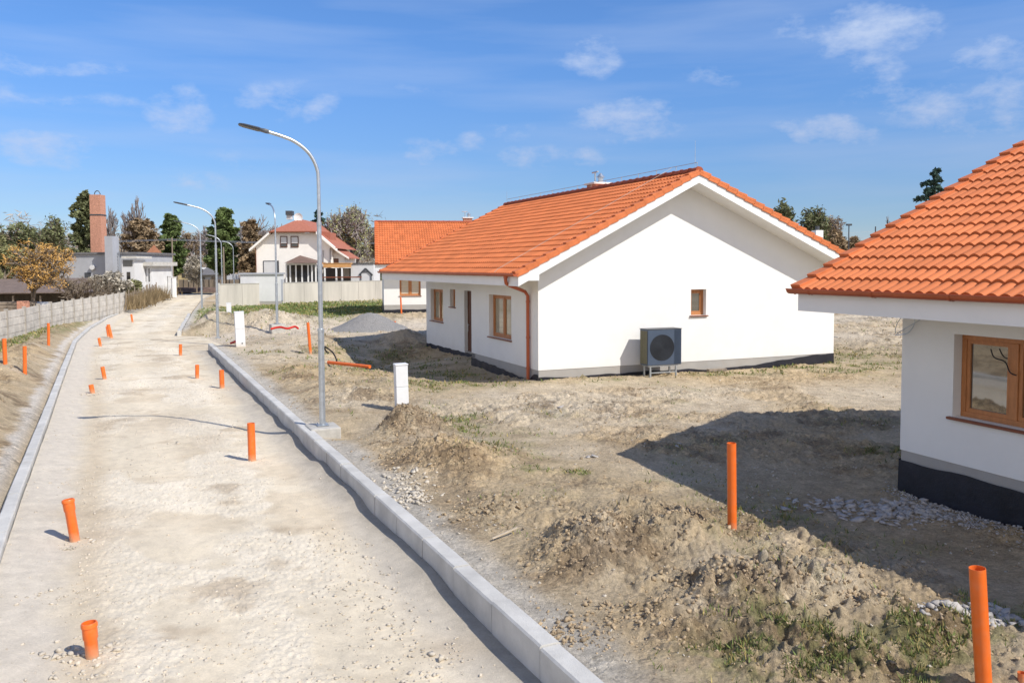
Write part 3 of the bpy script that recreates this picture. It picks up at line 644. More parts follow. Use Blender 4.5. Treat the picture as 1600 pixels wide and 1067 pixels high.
def lightning(R, y0, y1, wr, zr, slope_y, ze, oe, rods):
    mb = MB(); mb.tube([(wr, y0, zr+.16), (wr, (y0+y1)/2, zr+.15), (wr, y1, zr+.16)], .008, 5)
    y = y0
    while y < y1: mb.tube([(wr, y, zr), (wr, y, zr+.17)], .008, 5); y += 1.05
    mb.tube([(wr, slope_y, zr+.16), (wr-.2, slope_y, zr+.04), (-oe, slope_y, ze+.09), (-oe-.1, slope_y, ze+.0)], .006, 5)
    mb.build('lightning_wire', M['block'], R)
    for (yy, h) in rods:
        m2 = MB(); m2.tube([(wr, yy, zr), (wr, yy, zr+h)], [.009, .004], 6); m2.build('lightning_rod', M['metal'], R)

MID = bungalow('white bungalow with the blank sunlit gable and heat pump beside it', (.5637, 22.937, 0), .4043, -.38, 12.4, og=.72, rec=(4.85, .8),
               holes0=[(1.49, 3.26, 1.0, 2.31)], holesR=[(10.2, 11.8, .98, 2.27), (8.75, 9.35, 1.64, 2.31), (6.4, 7.75, -.15, 2.3)], gholes=[(4.99, 5.53, 1.70, 2.47)])
X3 = Vector((1, 0, 0)); Y3 = Vector((0, 1, 0))
window(MID, (0, 0, 0), Y3, X3, 1.49, 3.26, 1.0, 2.31, mull=1, pane='glassmid'); window(MID, (.8, 0, 0), Y3, X3, 10.2, 11.8, .98, 2.27, mull=1, pane='glassmid'); window(MID, (.8, 0, 0), Y3, X3, 8.75, 9.35, 1.64, 2.31, mull=0)
window(MID, (0, -.38, 0), X3, Y3, 4.99, 5.53, 1.70, 2.47, mull=0)
def door(R, x, a, b, z0, z1, frame='doorwood'):
    mb = MB(); mb.box(x, x+.07, a, a+.07, z0, z1); mb.box(x, x+.07, b-.07, b, z0, z1); mb.box(x, x+.07, a+.07, b-.07, z1-.07, z1); mb.box(x+.012, x+.06, a+.073, b-.073, z0, z1-.073)
    d = mb.build('door', M[frame], R, bevel=.005); m2 = MB(); m2.tube([(x-.05, b-.16, z0+.95), (x-.05, b-.16, z0+1.25)], .012, 8); m2.tube([(x-.05, b-.16, z0+1.2), (x+.012, b-.16, z0+1.2)], .01, 8); m2.build('handle', M['metal'], d)
    m3 = MB(); m3.box(x+.006, x+.0115, a+.35, b-.45, z0+.3, z1-.35); m3.build('pane', M['glassdark'], d)
door(MID, .93, 6.4, 7.75, -.15, 2.3)
downpipe(MID, .14, zb=-.05)
chimney(MID, 5.35, 5.9, 4.9, 6.12)
lightning(MID, -1., 13., 4.73, 5.95, .25, 3.02, .93, [(-.9, .8), (13., .5)])
st = MB(); st.box(-.0, .6, 6.6, 7.7, -.75, -.16); st.build('door_step', M['block'], MID)

NEAR = bungalow('near white bungalow cut off by the right edge with a wide brown window', (5.4965, 11.6526, 0), .3584, -13.2, 0, ze=2.87, plin=.575, back='near', samp=12,
                holes0=[(-2.38, -.86, 1.19, 2.28), (-7.5, -5.7, 1.19, 2.28), (-11.2, -9.4, 1.19, 2.28)], rec=None)
for a, b in ((-2.38, -.86), (-7.5, -5.7), (-11.2, -9.4)): window(NEAR, (0, 0, 0), Y3, X3, a, b, 1.19, 2.28, mull=1)
mb = MB()
ctr = [(-.05, -.75+.32, 2.50), (-.05, -.55, 2.50), (-.07, -.62, 2.42), (-.05, -.45, 2.36), (-.06, -.2, 2.30), (-.07, .02, 2.28), (-.07, .06, 2.38), (-.06, -.1, 2.50), (-.06, -.3, 2.47), (-.06, -.35, 2.34), (-.05, -.18, 2.25), (-.07, .04, 2.27)]
def smoothp(p, n=6):
    r = []; p = [Vector(q) for q in p]
    for i in range(len(p)-1):
        a, b, c, d = p[max(i-1, 0)], p[i], p[i+1], p[min(i+2, len(p)-1)]
        for k in range(n):
            t = k/n; r.append(.5*((2*b)+(c-a)*t+(2*a-5*b+4*c-d)*t*t+(3*b-a-3*c+d)*t**3))
    return r+[p[-1]]
mb.tube([(0, -.56, 2.53), (-.05, -.5, 2.52), (-.06, -.42, 2.48)], .022, 8); o = mb.build('cable_gland', M['darkmetal'], NEAR)
mb = MB(); mb.tube(smoothp([(-.06, -.44, 2.49), (-.07, -.3, 2.40), (-.08, -.12, 2.30), (-.07, .05, 2.22), (-.08, .02, 2.36), (-.07, -.1, 2.50), (-.08, -.22, 2.51), (-.07, -.28, 2.40), (-.06, -.15, 2.24), (-.07, .06, 2.20)]), .006, 6); mb.build('loose_cable', M['metal'], NEAR)
mb = MB(); mb.tube(smoothp([(.1, -1.32, 2.12), (.09, -1.38, 2.02), (.10, -1.52, 1.98), (.09, -1.6, 1.86), (.1, -1.68, 1.83)]), .008, 6); mb.build('hanging_cord', M['black'], NEAR)

FAR = bungalow('far white bungalow with its orange roof slope facing the camera', (*(G(600, 487, .3).xy+Vector((.987*12.6, .163*12.6))), .3), radians(99.4), 0, 12.6, ze=3.1, back='far', samp=6, rec=None,
               holes0=[(8.6, 9.8, 1.05, 2.3), (11.9-1.65, 11.9-.3, 1.0, 2.1)][1:], og=.5, plin=.42)
window(FAR, (0, 0, 0), Y3, X3, 10.25, 11.6, 1.0, 2.1, mull=1, pane='blind'); chimney(FAR, 5.3, 6.6, 5., 6.25)
M['glass2'] = M['glass']

# ------------------------------------------------------------------ heat pump
hp = empty('heat_pump', MID.matrix_world @ Vector((0, 0, 0)), 0, 'dark grey heat pump on a metal stand in front of the white gable', 'heat pump')
hp.location = (.5637+cos(.4043)*3.6-sin(.4043)*-1.1, 22.937+sin(.4043)*3.52+cos(.4043)*-1.1, 0.03); hp.scale = (1.1, 1.05, 1.03); hp.rotation_euler = (0, 0, .4043-.03)
mb = MB(); mb.box(-.5, .5, -.0, .42, .34, 1.32); mb.build('casing', M['pump'], hp, bevel=.015)
mb = MB(); mb.box(-.505, -.502, .03, .39, .38, 1.28)
for k in range(9): mb.box(-.515, -.502, .035+k*.04, .05+k*.04, .38, 1.28)
mb.build('side_grille', M['pumpside'], hp)
mb = MB()
for rr in np.linspace(.04, .34, 11): mb.tube([(-.08+rr*cos(t), -.008, .82+rr*sin(t)) for t in np.linspace(0, 2*pi, 37)], .003, 4, False)
mb.tube([(-.08, -.004, .82), (-.08, .0, .82)], .36, 40); mb.build('fan_grille', mat('fan_black', (.022, .026, .034), .6), hp, True)
mb = MB()
for k in range(12): mb.box(.30+k*.0155, .308+k*.0155, -.008, 0, .36, 1.30)
mb.box(.285, .289, -.004, 0, .34, 1.32); mb.build('side_panel', M['pump'], hp)
mb = MB(); mb.box(-.51, .51, -.01, .43, 1.32, 1.335); mb.build('top_cover', M['darkmetal'], hp)
for (x_, y_) in ((-.4, .05), (.36, .05), (-.4, .37), (.36, .37)):
    mb = MB(); mb.box(x_-.02, x_+.02, y_-.02, y_+.02, -.12, .30); mb.build('leg', M['metal'], hp)
mb = MB(); mb.box(-.46, .42, .03, .07, .30, .34); mb.box(-.46, .42, .35, .39, .30, .34); mb.box(-.42, -.38, .07, .35, .30, .34); mb.box(.34, .38, .07, .35, .30, .34); mb.box(-.38, .34, .035, .065, .12, .15); mb.build('stand_frame', M['metal'], hp)
mb = MB(); mb.tube([(.1, .4, .5), (.1, .55, .45), (.1, .8, .45)], .03, 8); mb.tube([(.25, .4, .5), (.25, .55, .5), (.25, .8, .5)], .03, 8); mb.build('hose', M['black'], hp)

# ------------------------------------------------------------------ street lamps
def lamp(label, loc, az, block=True, sc=1.0, rk=1.0):
    R = empty('street_lamp', loc, az, label, 'street lamp', 'galvanised street lamps')
    R.scale = (sc, sc, sc)
    mb = MB(); mb.tube([(0, 0, 0), (0, 0, 1.95)], .062, 14); mb.tube([(0, 0, 1.95), (0, 0, 2.0)], [.062, .046], 14); mb.tube([(0, 0, 2.0), (0, 0, 4.15)], .046, 14); mb.tube([(0, 0, 4.10), (0, 0, 4.18)], .052, 14)
    mb.tube([(0, 0, 1.93), (0, 0, 1.99)], .07, 14); mb.box(-.12, .12, -.12, .12, .0, .012)
    mb.build('pole', M['metal'], R, True)
    mb = MB(); mb.tube(smoothp([(x_*rk, 0, z_) for x_, z_ in ((0, 4.18), (0, 5.0), (.03, 5.26), (.16, 5.50), (.35, 5.67), (.60, 5.80), (.88, 5.88), (1.2, 5.95))]), .036, 12); mb.build('arm', M['metal'], R, True)
    mb = MB(); ta = .1
    secs = [(1.14, .035, .035), (1.2, .05, .04), (1.30, .07, .03), (1.34, .13, .03), (1.62, .13, .026), (1.70, .10, .018), (1.72, .04, .01)]
    vs = []
    for (x_, hw, hh) in secs:
        zc = 5.94+(x_-1.14)*.2; x_ = x_-1.14*(1-rk)
        vs += [(x_, -hw, zc), (x_, -hw*.7, zc+hh), (x_, hw*.7, zc+hh), (x_, hw, zc), (x_, hw*.8, zc-hh), (x_, -hw*.8, zc-hh)]
    fs = [(i*6+j, i*6+(j+1) % 6, (i+1)*6+(j+1) % 6, (i+1)*6+j) for i in range(len(secs)-1) for j in range(6)]+[tuple(range(6)), tuple(range((len(secs)-1)*6, len(secs)*6))[::-1]]
    mb.add(vs, fs); mb.build('lamp_head', M['darkmetal'], R, True)
    if block:
        mb = MB(); mb.box(-.31, .31, -.34, .34, -.55, -.01); mb.build('footing', M['block'], R, bevel=.03)
        mb = MB()
        for sx, sy in ((-.09, -.09), (.09, -.09), (.09, .09), (-.09, .09)): mb.tube([(sx, sy, .0), (sx, sy, .05)], .012, 6)
        mb.box(-.1, .1, -.1, .1, .004, .011); mb.build('bolts', M['metal'], R)
    return R
azr = atan2(-.42, -.906)
p = G(504, 664, .04); lamp('nearest tall street lamp on a square concrete footing beside the right kerb', (p.x, p.y, .04), azr, True, .965, .84)
p = G(340.5, 528, .0); lamp('second street lamp near the far end of the right kerb', (p.x, p.y, 0), azr, False)
p = D(315.5, 479, 58); lamp('street lamp beside the soil heap where the road bends', (p.x, 58, .35), azr-.1, False)
p = D(347.5, 460, 77); lamp('street lamp rising behind the left end of the boundary wall', (p.x, 77, .2), azr-.15, False)
p = D(366, 460, 92); lamp('farthest street lamp behind the boundary wall, smallest in the row', (p.x, 92, .1), azr-.15, False)
p = G(433, 506, .38); lamp('street lamp on a concrete footing in front of the pale utility kiosk', (p.x, p.y, .38), radians(118), True)

# ------------------------------------------------------------------ orange pipes
def pipe(label, ub, vb, ut, vt, zb, r=.055, socket=False, group='orange drain pipes standing in the ground', name='drain_pipe', embed=.15):
    b = G(ub, vb, zb); t = D(ut, vt, b.y); ax = (t-b); h = ax.length; ax.normalize()
    o = MB(); n = 24; lo = b-ax*embed
    q = ax.orthogonal().normalized(); q2 = ax.cross(q)
    prof = [(0, r)]; H = h+embed
    if socket: prof += [(H-.16, r), (H-.14, r*1.16), (H-.045, r*1.16), (H-.04, r*1.28), (H-.012, r*1.28), (H, r*1.18), (H, r*1.0), (H-.3, r*.95)]
    else: prof += [(H, r), (H, r*.93), (H-.3, r*.93)]
    vs = []
    for (hh, rr) in prof: vs += [lo+ax*hh+(q*cos(2*pi*j/n)+q2*sin(2*pi*j/n))*rr - b for j in range(n)]
    fs = [(i*n+j, i*n+(j+1) % n, (i+1)*n+(j+1) % n, (i+1)*n+j) for i in range(len(prof)-1) for j in range(n)]+[tuple(range((len(prof)-1)*n, len(prof)*n))]
    o.add(vs, fs); ob = o.build(name, M['pipe'], None, True, loc=b); tag(ob, label, 'pipe', group); return ob
RD = -.30
for a in [('tall orange pipe standing alone between the kerb and the near bungalow shadow', 1144, 828, 1143, 692, 0, .055, False),
          ('largest orange pipe, cut off by the bottom edge at right', 1538, 1085, 1527, 887, 0, .057, False),
          ('plain orange pipe in the middle of the road near the right kerb', 394, 718, 392, 661, RD, .068, False),
          ('leaning orange pipe with a collar beside the brown stain on the road', 117, 843, 106, 780, RD, .06, True),
          ('short collared orange pipe with rubble at its foot, nearest on the road', 144, 1022, 139, 972, RD, .055, True),
          ('orange pipe closest to the right kerb, beyond the plain tall one', 347, 605, 346, 578, RD, .07, False),
          ('orange pipe just left of the one closest to the right kerb', 308, 590, 308, 570, RD, .06, False),
          ('orange pipe upright mid road left of the kerb end', 282, 555, 282, 538, RD, .06, False),
          ('pinkish orange pipe leaning left above the short stub', 163.5, 592, 160, 573, RD, .06, False),
          ('short orange stub with stones round it near the left kerb', 144.5, 613, 142, 601, RD, .065, False),
          ('thick orange pipe of the leaning pair on the road', 174, 528, 169, 507, RD, .08, False),
          ('slimmer orange pipe leaning on the thick one of the pair', 169.5, 526, 167, 510, RD, .06, False),
          ('small orange pipe in front of the leaning pair', 157, 541, 154.5, 528, RD, .06, False),
          ('farthest small orange pipe on the road', 207, 503, 205, 491, RD, .06, False),
          ('orange pipe on the soil bank at the left edge of the picture', 9, 588, 6.5, 529, -.1, .06, False),
          ('orange pipe on the soil bank second from the left edge', 39, 590, 38.5, 541, -.1, .055, False),
          ('orange pipe standing close to the concrete panel fence', 76, 542, 75.5, 505, -.1, .055, False),
          ('orange pipe behind the nearest street lamp, by the gravel heap', 485, 551, 481, 504, 0, .055, False),
          ('thin orange pipe in front of the far bungalow', 627.5, 495, 626, 464, .2, .05, False),
          ('low orange stub on the pale soil left of the middle bungalow', 617, 508, 616.5, 502, .15, .07, False),
          ('sliver of orange red pipe in the bottom right corner', 1597, 1068, 1596.5, 1050, 0, .03, False)]: pipe(a[0], *a[1:])
# lying pipe, hose, conduits, cable, stick
def lay(name, label, cat, pts, r, m, n=10, group=None):
    P = [Vector(q) for q in pts]; o = P[0].copy(); mb = MB(); mb.tube(smoothp([q-o for q in P]) if len(P) > 2 else [q-o for q in P], r, n); ob = mb.build(name, M[m], None, True, loc=o); return tag(ob, label, cat, group)
a = G(513, 566, .1); b = G(578, 573, .1); lay('drain_pipe', 'long orange pipe lying flat on the soil near the black hose', 'pipe', [a, b], .055, 'lying', 16)
lay('hose', 'black hose arching out of the ground beside the lying orange pipe', 'hose', [D(527, 570, 28.), D(525, 560, 28.), D(520, 551, 28.2), D(513, 545, 28.3), D(507, 542, 28.4), D(509, 548, 28.4), D(514, 552, 28.4)], .025, 'black')
p = G(446, 514, .25); lay('conduit', 'red conduit lying at the footing of the lamp by the utility kiosk', 'conduit', [p+Vector((-.7, .0, 0)), p+Vector((-.3, .1, .08)), p+Vector((.1, 0, .02)), p+Vector((.4, .15, .1)), p+Vector((.6, 0, .02))], .05, 'red')
p = G(372, 538, .05); lay('conduit', 'red conduit curling at the foot of the middle meter pillar', 'conduit', [p+Vector((-.4, .3, .02)), p+Vector((-.15, .1, .1)), p+Vector((.0, -.3, .14)), p+Vector((.25, -.4, .0))], .045, 'red')
a = G(769, 838, .06); b = G(808, 823, .10); a.z = hz(a.x, a.y, True)+.03; b.z = hz(b.x, b.y, True)+.05
mb = MB(); d = b-a; s = d.cross(Vector((0, 0, 1))).normalized()*.012; mb.prism([-s, s, s+Vector((0, 0, .012)), -s+Vector((0, 0, .012))], d); tag(mb.build('plank', M['oldlath'], None, loc=a), 'thin pale wooden lath lying on the soil beside the right kerb', 'plank')
p = G(1262, 508+20, 0)
# meter pillars
def pillar(label, u, v, z, hgt, wd, rz_=.35, tilt=0):
    b = G(u, v, z); mb = MB(); h = wd/2; mb.box(-h, h, -h*.9, h*.9, -.3, hgt*.52); R = empty('meter_pillar', b, rz_, label, 'meter box', 'white meter pillars'); R.rotation_euler = (0, tilt, rz_)
    mb.build('base', M['box'], R, bevel=.008); mb = MB(); mb.box(-h, h, -h*.9, h*.9, hgt*.525, hgt); mb.build('door', M['box'], R, bevel=.008)
    mb = MB(); mb.box(-h-.012, h+.012, -h*.9-.012, h*.9+.012, hgt, hgt+.03); mb.build('cap', M['box'], R, bevel=.01)
    mb = MB(); mb.tube([(h*.3, -h*.9-.012, .13), (h*.3, -h*.9, .13)], .03, 10); mb.build('lock', M['darkmetal'], R)
pillar('white meter pillar beside the nearest pale soil mound', 628, 640, .02, 1.0, .27, .35, -.02); pillar('white meter pillar behind the nearest lamp, with red conduit at its foot', 376, 541, .0, 1.38, .36, .4, -.03); pillar('smallest white meter pillar on the grass in front of the boundary wall', 358, 501, .1, 1.0, .26, .3)

# ------------------------------------------------------------------ left concrete fence
fp = [(11, 533, 485), (39, 526, 480), (61, 518, 476), (80, 513, 473), (99, 508, 470.5), (115, 504, 468), (129, 501, 466), (142, 498, 464), (154, 495, 462), (166, 492, 460), (177, 489, 458), (186, 486.5, 456), (195, 484, 454)]
P = [G(u, v, -.02) for u, v, _ in fp]; d0 = (P[0]-P[1]); P = [P[0]+d0*2.1, P[0]+d0]+P
F_ = empty('concrete_fence', P[0], 0, 'grey concrete panel fence with posts along the left soil bank', 'fence')
for i, q in enumerate(P):
    mb = MB(); l = q-P[0]; k = 1.42
    mb.box(-.055, .055, -.08, .08, -.3, k+.0); o = mb.build('post', M['fencepost'], F_, bevel=.012); o.location = l
    if i < len(P)-1:
        d = P[i+1]-q; o.rotation_euler = (0, 0, atan2(d.y, d.x)); mb = MB(); L = d.length
        for j in range(4): mb.box(.06, L-.06, -.035, .035, j*.345+.02-.05, (j+1)*.345-.015-.05)
        for jx in range(1, 3): mb.box(.08+(L-.16)*jx/3-.02, .08+(L-.16)*jx/3+.02, -.032, .032, -.05, 1.33)
        mb.box(.08, L-.08, -.015, .015, -.3, 1.33); pn = mb.build('panel', M['panel'], F_); pn.location = l; pn.rotation_euler = (0, 0, atan2(d.y, d.x))
# ------------------------------------------------------------------ trees
def leaves(centers, rad, per, size, rs, asp=.5):
    c = np.repeat(np.asarray(centers), per, 0); n = len(c); rr = np.repeat(np.asarray(rad), per)
    d = rs.normal(0, 1, (n, 3)); d /= np.linalg.norm(d, axis=1)[:, None]; c = c+d*(rr*rs.rand(n)**.5)[:, None]
    a = rs.normal(0, 1, (n, 3)); a[:, 2] *= .6; a /= np.linalg.norm(a, axis=1)[:, None]; b = np.cross(a, rs.normal(0, 1, (n, 3))); b /= np.linalg.norm(b, axis=1)[:, None]
    s = size*(.6+.8*rs.rand(n))[:, None]; V = np.stack([c-a*s, c+b*s*asp, c+a*s, c-b*s*asp], 1).reshape(-1, 3); F = np.arange(n*4).reshape(-1, 4)
    tt = np.repeat(np.repeat(.65+.7*rs.rand(len(centers)), per)*(.8+.4*rs.rand(n)), 4); return V, F, tt
def branchy(rnd, H, spread, levels=5, r0=.16, kids=3, start=.25, lean=0., upb=.35):
    segs = []; tips = []
    def grow(p, d, L, r, lv):
        q = p
        for k in range(3):
            d = (d+Vector((rnd.gauss(0, .11), rnd.gauss(0, .11), rnd.gauss(0, .06)))).normalized(); e = q+d*L/3; segs.append((q, e, r*(1-k*.16), r*(1-(k+1)*.16))); q = e
            if lv > 0 and k < 2:
                if lv < levels or k > 0: child(q, d, L, r*.6, lv-1)
        if lv == 0: tips.append(q); return
        for _ in range(kids): child(q, d, L, r*.62, lv-1)
    def child(q, d, L, r, lv):
        a = rnd.uniform(0, 2*pi); s = rnd.uniform(.35, .95)*spread; o = d.orthogonal(); o.rotate(Matrix.Rotation(a, 3, d)); nd = (d+o*s+Vector((0, 0, upb))).normalized(); grow(q, nd, L*rnd.uniform(.55, .8), max(r, .012), lv)
    grow(Vector((0, 0, 0)), Vector((lean, 0, 1)).normalized(), H*start*1.3, r0, levels)
    return segs, tips
def segmesh(segs, n=4, mx=1e9, k=1.):
    V = []; F = []; o = 0
    for (a, b, r1, r2) in segs:
        d = (b-a)
        if d.length < 1e-6: continue
        d.normalize(); u = d.orthogonal().normalized(); w_ = d.cross(u)
        for (p, r) in ((a, r1), (b, r2)): V += [tuple(p+(u*cos(2*pi*j/n)+w_*sin(2*pi*j/n))*r*k) for j in range(n)]
        F += [(o+j, o+(j+1) % n, o+n+(j+1) % n, o+n+j) for j in range(n)]; o += 2*n
    return np.array(V), np.array(F)
def tree(name, label, u, depth, vtop, wpx, kind, leaf, z0=0., seed=1, bark='trunk', dens=1., size=.16, cat='tree', group=None, levels=4, vb=None):
    rnd = random.Random(seed); rs = np.random.RandomState(seed); t = D(u, vtop, depth); H = t.z-z0; Wd = wpx/FPX*depth
    R = empty(name, (t.x, depth, z0), rnd.uniform(0, 6), label, cat, group)
    if kind == 'bare' or kind == 'round':
        s, tips = branchy(rnd, 1., 1.0 if kind == 'round' else .8, levels, .035 if levels > 3 else .03, 3, .25, 0, .25)
        zs = max(q.z for q in tips); xs = sorted([abs(q.x) for q in tips]+[abs(q.y) for q in tips])[int(len(tips)*1.9)]
        kz, kx = H/zs, Wd/2/xs
        f = lambda p: Vector((p.x*kx, p.y*kx, p.z*kz)); k = (kx+kz)/2
        s = [(f(a), f(b), max(r1*k*(.8 if kind == 'round' else .42), .0075*(depth/60)), max(r2*k*(.8 if kind == 'round' else .42), .006*(depth/60))) for a, b, r1, r2 in s]; tips = [f(q) for q in tips]
        V, F = segmesh(s, 4); npmesh('trunk', V, F, M[bark], R)
        if leaf:
            c = np.array([tuple(q) for q in tips]); V, F, T = leaves(c, np.full(len(c), max(.25, H*.05)), max(1, int(17*dens)), size*.95, rs, .28); npmesh('crown', V, F, M[leaf], R, tint=T)
    else:
        mb = MB(); mb.tube([(0, 0, -.2), (.02*H*rnd.uniform(-1, 1), 0, H*.5), (0, 0, H*.97)], [H*.022, H*.014, .02], 8); mb.build('trunk', M[bark], R, True)
        br = []; cs = []; rd = []; nb = int(46*dens) if kind == 'spruce' else int(48*dens)
        for i in range(nb):
            f = (i+.5)/nb; h = H*(.10+.88*f) if kind == 'spruce' else H*(.22+.76*f)
            if kind == 'spruce': L = Wd*.5*(1-f)**.8*rnd.uniform(.65, 1.1)+.15; dz = rnd.uniform(-.25, .12)
            else: L = Wd*.5*(1-f)**.45*rnd.uniform(.45, 1.25)+.2; dz = rnd.uniform(.0, .5)
            a = i*2.4+rnd.uniform(-.5, .5); e = Vector((cos(a)*L, sin(a)*L, h+L*dz)); b = Vector((0, 0, h)); br.append((b, e, .03+.012*H*(1-f)*.3, .015))
            m_ = 6
            for j in range(1, m_+1):
                q = b.lerp(e, j/m_)
                if kind == 'spruce':
                    q.z -= .06*L*(j/m_)**2; cs.append(tuple(q)); rd.append(.10*L+.16*(1.3-j/m_)*max(1, L*.35))
                else: cs.append((q.x+rnd.gauss(0, .2), q.y+rnd.gauss(0, .2), q.z+rnd.gauss(0, .15))); rd.append(.09*Wd*rnd.uniform(.5, 1.2))
        V, F = segmesh(br, 4); npmesh('limb', V, F, M[bark], R)
        V, F, T = leaves(cs, rd, int(26*dens) if kind == 'spruce' else int(34*dens), size*.8, rs); npmesh('crown', V, F, M[leaf], R, tint=T)
    return R
tree('pine_tree', 'dark conifer half hidden behind the brick factory chimney', 132, 100, 302, 46, 'pine', 'darkleaf', seed=3, size=.34)
tree('oak_tree', 'broad dull green tree rising behind the yellow shrub at left', 50, 88, 352, 120, 'round', 'darkleaf', seed=5, dens=.9, size=.26)
tree('thorn_tree', 'dark straggly tree between the broad dull green tree and the chimney', 82, 84, 340, 50, 'bare', 'darkleaf', seed=6, dens=.4, size=.2)
tree('willow_shrub', 'yellow orange budding shrub in front of the grey factory building', 52, 50, 378, 95, 'round', 'yellow', seed=7, dens=.9, size=.075, bark='trunk', levels=4, cat='shrub')
tree('bush', 'low dull green bush at the left edge behind the shed roof', 5, 75, 372, 60, 'round', 'olive', seed=8, dens=2, size=.25, cat='bush')
tree('bare_tree', 'leafless tree directly right of the brick factory chimney', 180, 110, 322, 50, 'bare', None, seed=9, bark='birch')
tree('bare_tree', 'tall leafless tree with thin upright twigs above the brown pine', 212, 112, 306, 40, 'bare', None, seed=10, bark='birch')
tree('bare_tree', 'leafless tree between the two other bare trees by the chimney', 196, 115, 330, 36, 'bare', None, seed=11, bark='birch')
tree('pine_tree', 'brownish pine behind the small wooden tower', 220, 108, 345, 58, 'pine', 'brownleaf', seed=12, size=.34)
tree('pine_tree', 'bright green pine between the wooden tower and the lamps', 266, 112, 338, 46, 'pine', 'pineleaf', seed=13, size=.34, dens=1.2)
tree('pine_tree', 'widest bright green pine behind the row of lamps', 349, 105, 328, 58, 'pine', 'pineleaf', seed=14, size=.34, dens=1.3)
tree('pine_tree', 'brown thin pine left of the two storey house', 390, 104, 346, 40, 'pine', 'brownleaf', seed=15, size=.3)
tree('bare_tree', 'leafless tree standing left behind the two storey house', 412, 125, 334, 60, 'bare', None, seed=16, bark='birch')
tree('bare_tree', 'leafless tree rising over the brown thin pine', 372, 130, 344, 60, 'bare', None, seed=17, bark='birch')
tree('bare_tree', 'leafless tree just right of the satellite dish', 486, 120, 340, 36, 'bare', None, seed=18, bark='birch')
tree('spruce_tree', 'small dark spruce behind the two storey house roof', 497, 108, 326, 72, 'spruce', 'spruceleaf', seed=19, size=.3)
tree('willow_tree', 'large budding willow between the two storey house and far bungalow', 562, 98, 319, 96, 'round', 'willow', seed=20, dens=.22, size=.13, levels=5, bark='birch')
tree('bush', 'white blossoming bush over the end of the concrete fence', 176, 66, 427, 50, 'round', 'blossom', seed=21, dens=1.3, size=.16, cat='bush')
tree('blossom_tree', 'small white blossoming tree between the two green pines', 306, 104, 402, 32, 'round', 'blossom', seed=22, dens=1.5, size=.22)
tree('bush', 'dark evergreen bush by the white outbuilding', 592, 88, 414, 22, 'round', 'darkleaf', seed=23, dens=2, size=.2, cat='bush')
tree('spruce_tree', 'tall blue spruce poking above the near bungalow roof', 1462, 60, 260, 190, 'spruce', 'spruceleaf', seed=24, dens=.9, size=.2)
tree('bush', 'dark green round tree over the right verge of the middle bungalow', 1232, 70, 315, 62, 'round', 'darkleaf', seed=25, dens=.8, size=.2, cat='tree', levels=4)
tree('bush', 'smaller dark green tree touching the right verge of the middle bungalow', 1264, 72, 328, 44, 'round', 'darkleaf', seed=26, dens=.75, size=.2, cat='tree')
tree('bare_tree', 'pale bare tree between the roofs at right', 1308, 95, 338, 44, 'round', 'brownleaf', seed=27, dens=.5, size=.16, bark='birch')
tree('bush', 'reddish brown bush low between the two right roofs', 1320, 85, 362, 70, 'round', 'brownleaf', seed=28, dens=2, size=.25, cat='bush')
tree('bare_tree', 'tiny bare tree top above the near roof slope', 1393, 120, 336, 24, 'bare', None, seed=29, bark='birch')
for i, (u, d, v, wp, lf, lb) in enumerate([(-120, 90, 350, 120, 'olive', 'off to the left beyond the factory'), (235, 140, 352, 60, 'brownleaf', 'behind the brownish pine'), (320, 140, 352, 60, None, 'between the two bright green pines'), (300, 150, 362, 60, 'brownleaf', 'left of the widest green pine'), (445, 140, 350, 70, None, 'behind the roof of the two storey house'), (530, 130, 372, 50, 'brownleaf', 'right of the small spruce'), (600, 130, 352, 50, 'brownleaf', 'behind the left verge of the far bungalow')]):
    tree('bare_tree', 'hazy background tree '+lb, u, d, v, wp, 'round', lf, seed=50+i, dens=.8, size=.22, bark='birch')
# far wood: one mass
rs = np.random.RandomState(4); n = 3600; uu = rs.uniform(-500, 2100, n); dd = rs.uniform(160, 240, n)
cx = (uu-800)/FPX*dd; hh = (6.5+8*fbm(cx, dd*0, .035, 3, .5, 5)+rs.rand(n)*1.5)*(.75+.5*rs.rand(n)); zc = rs.rand(n)**1.2*hh
hh2 = np.where(uu > 620, .5, 1.)
V, F, T = leaves(np.stack([cx, dd, zc*hh2], 1), np.full(n, 2.6), 44, .75, rs, .10); tag(npmesh('woodland', V, F, leafmat('woodland_twigs', (0.312, 0.247, 0.182)), tint=T), 'brown leafless woodland in a low band along the horizon', 'woodland', kind='stuff')
# ------------------------------------------------------------------ background buildings
def bx(R, name, m, u0, u1, v0, v1, y0, dy, bevel=0, z0=None, org=None):
    a = D(u0, v0, y0); b = D(u1, v1, y0); o = org or R.location
    mb = MB(); mb.box(a.x-o[0], b.x-o[0], y0-o[1], y0+dy-o[1], (z0 if z0 is not None else b.z)-o[2], a.z-o[2]); return mb.build(name, M[m], R, bevel=bevel)
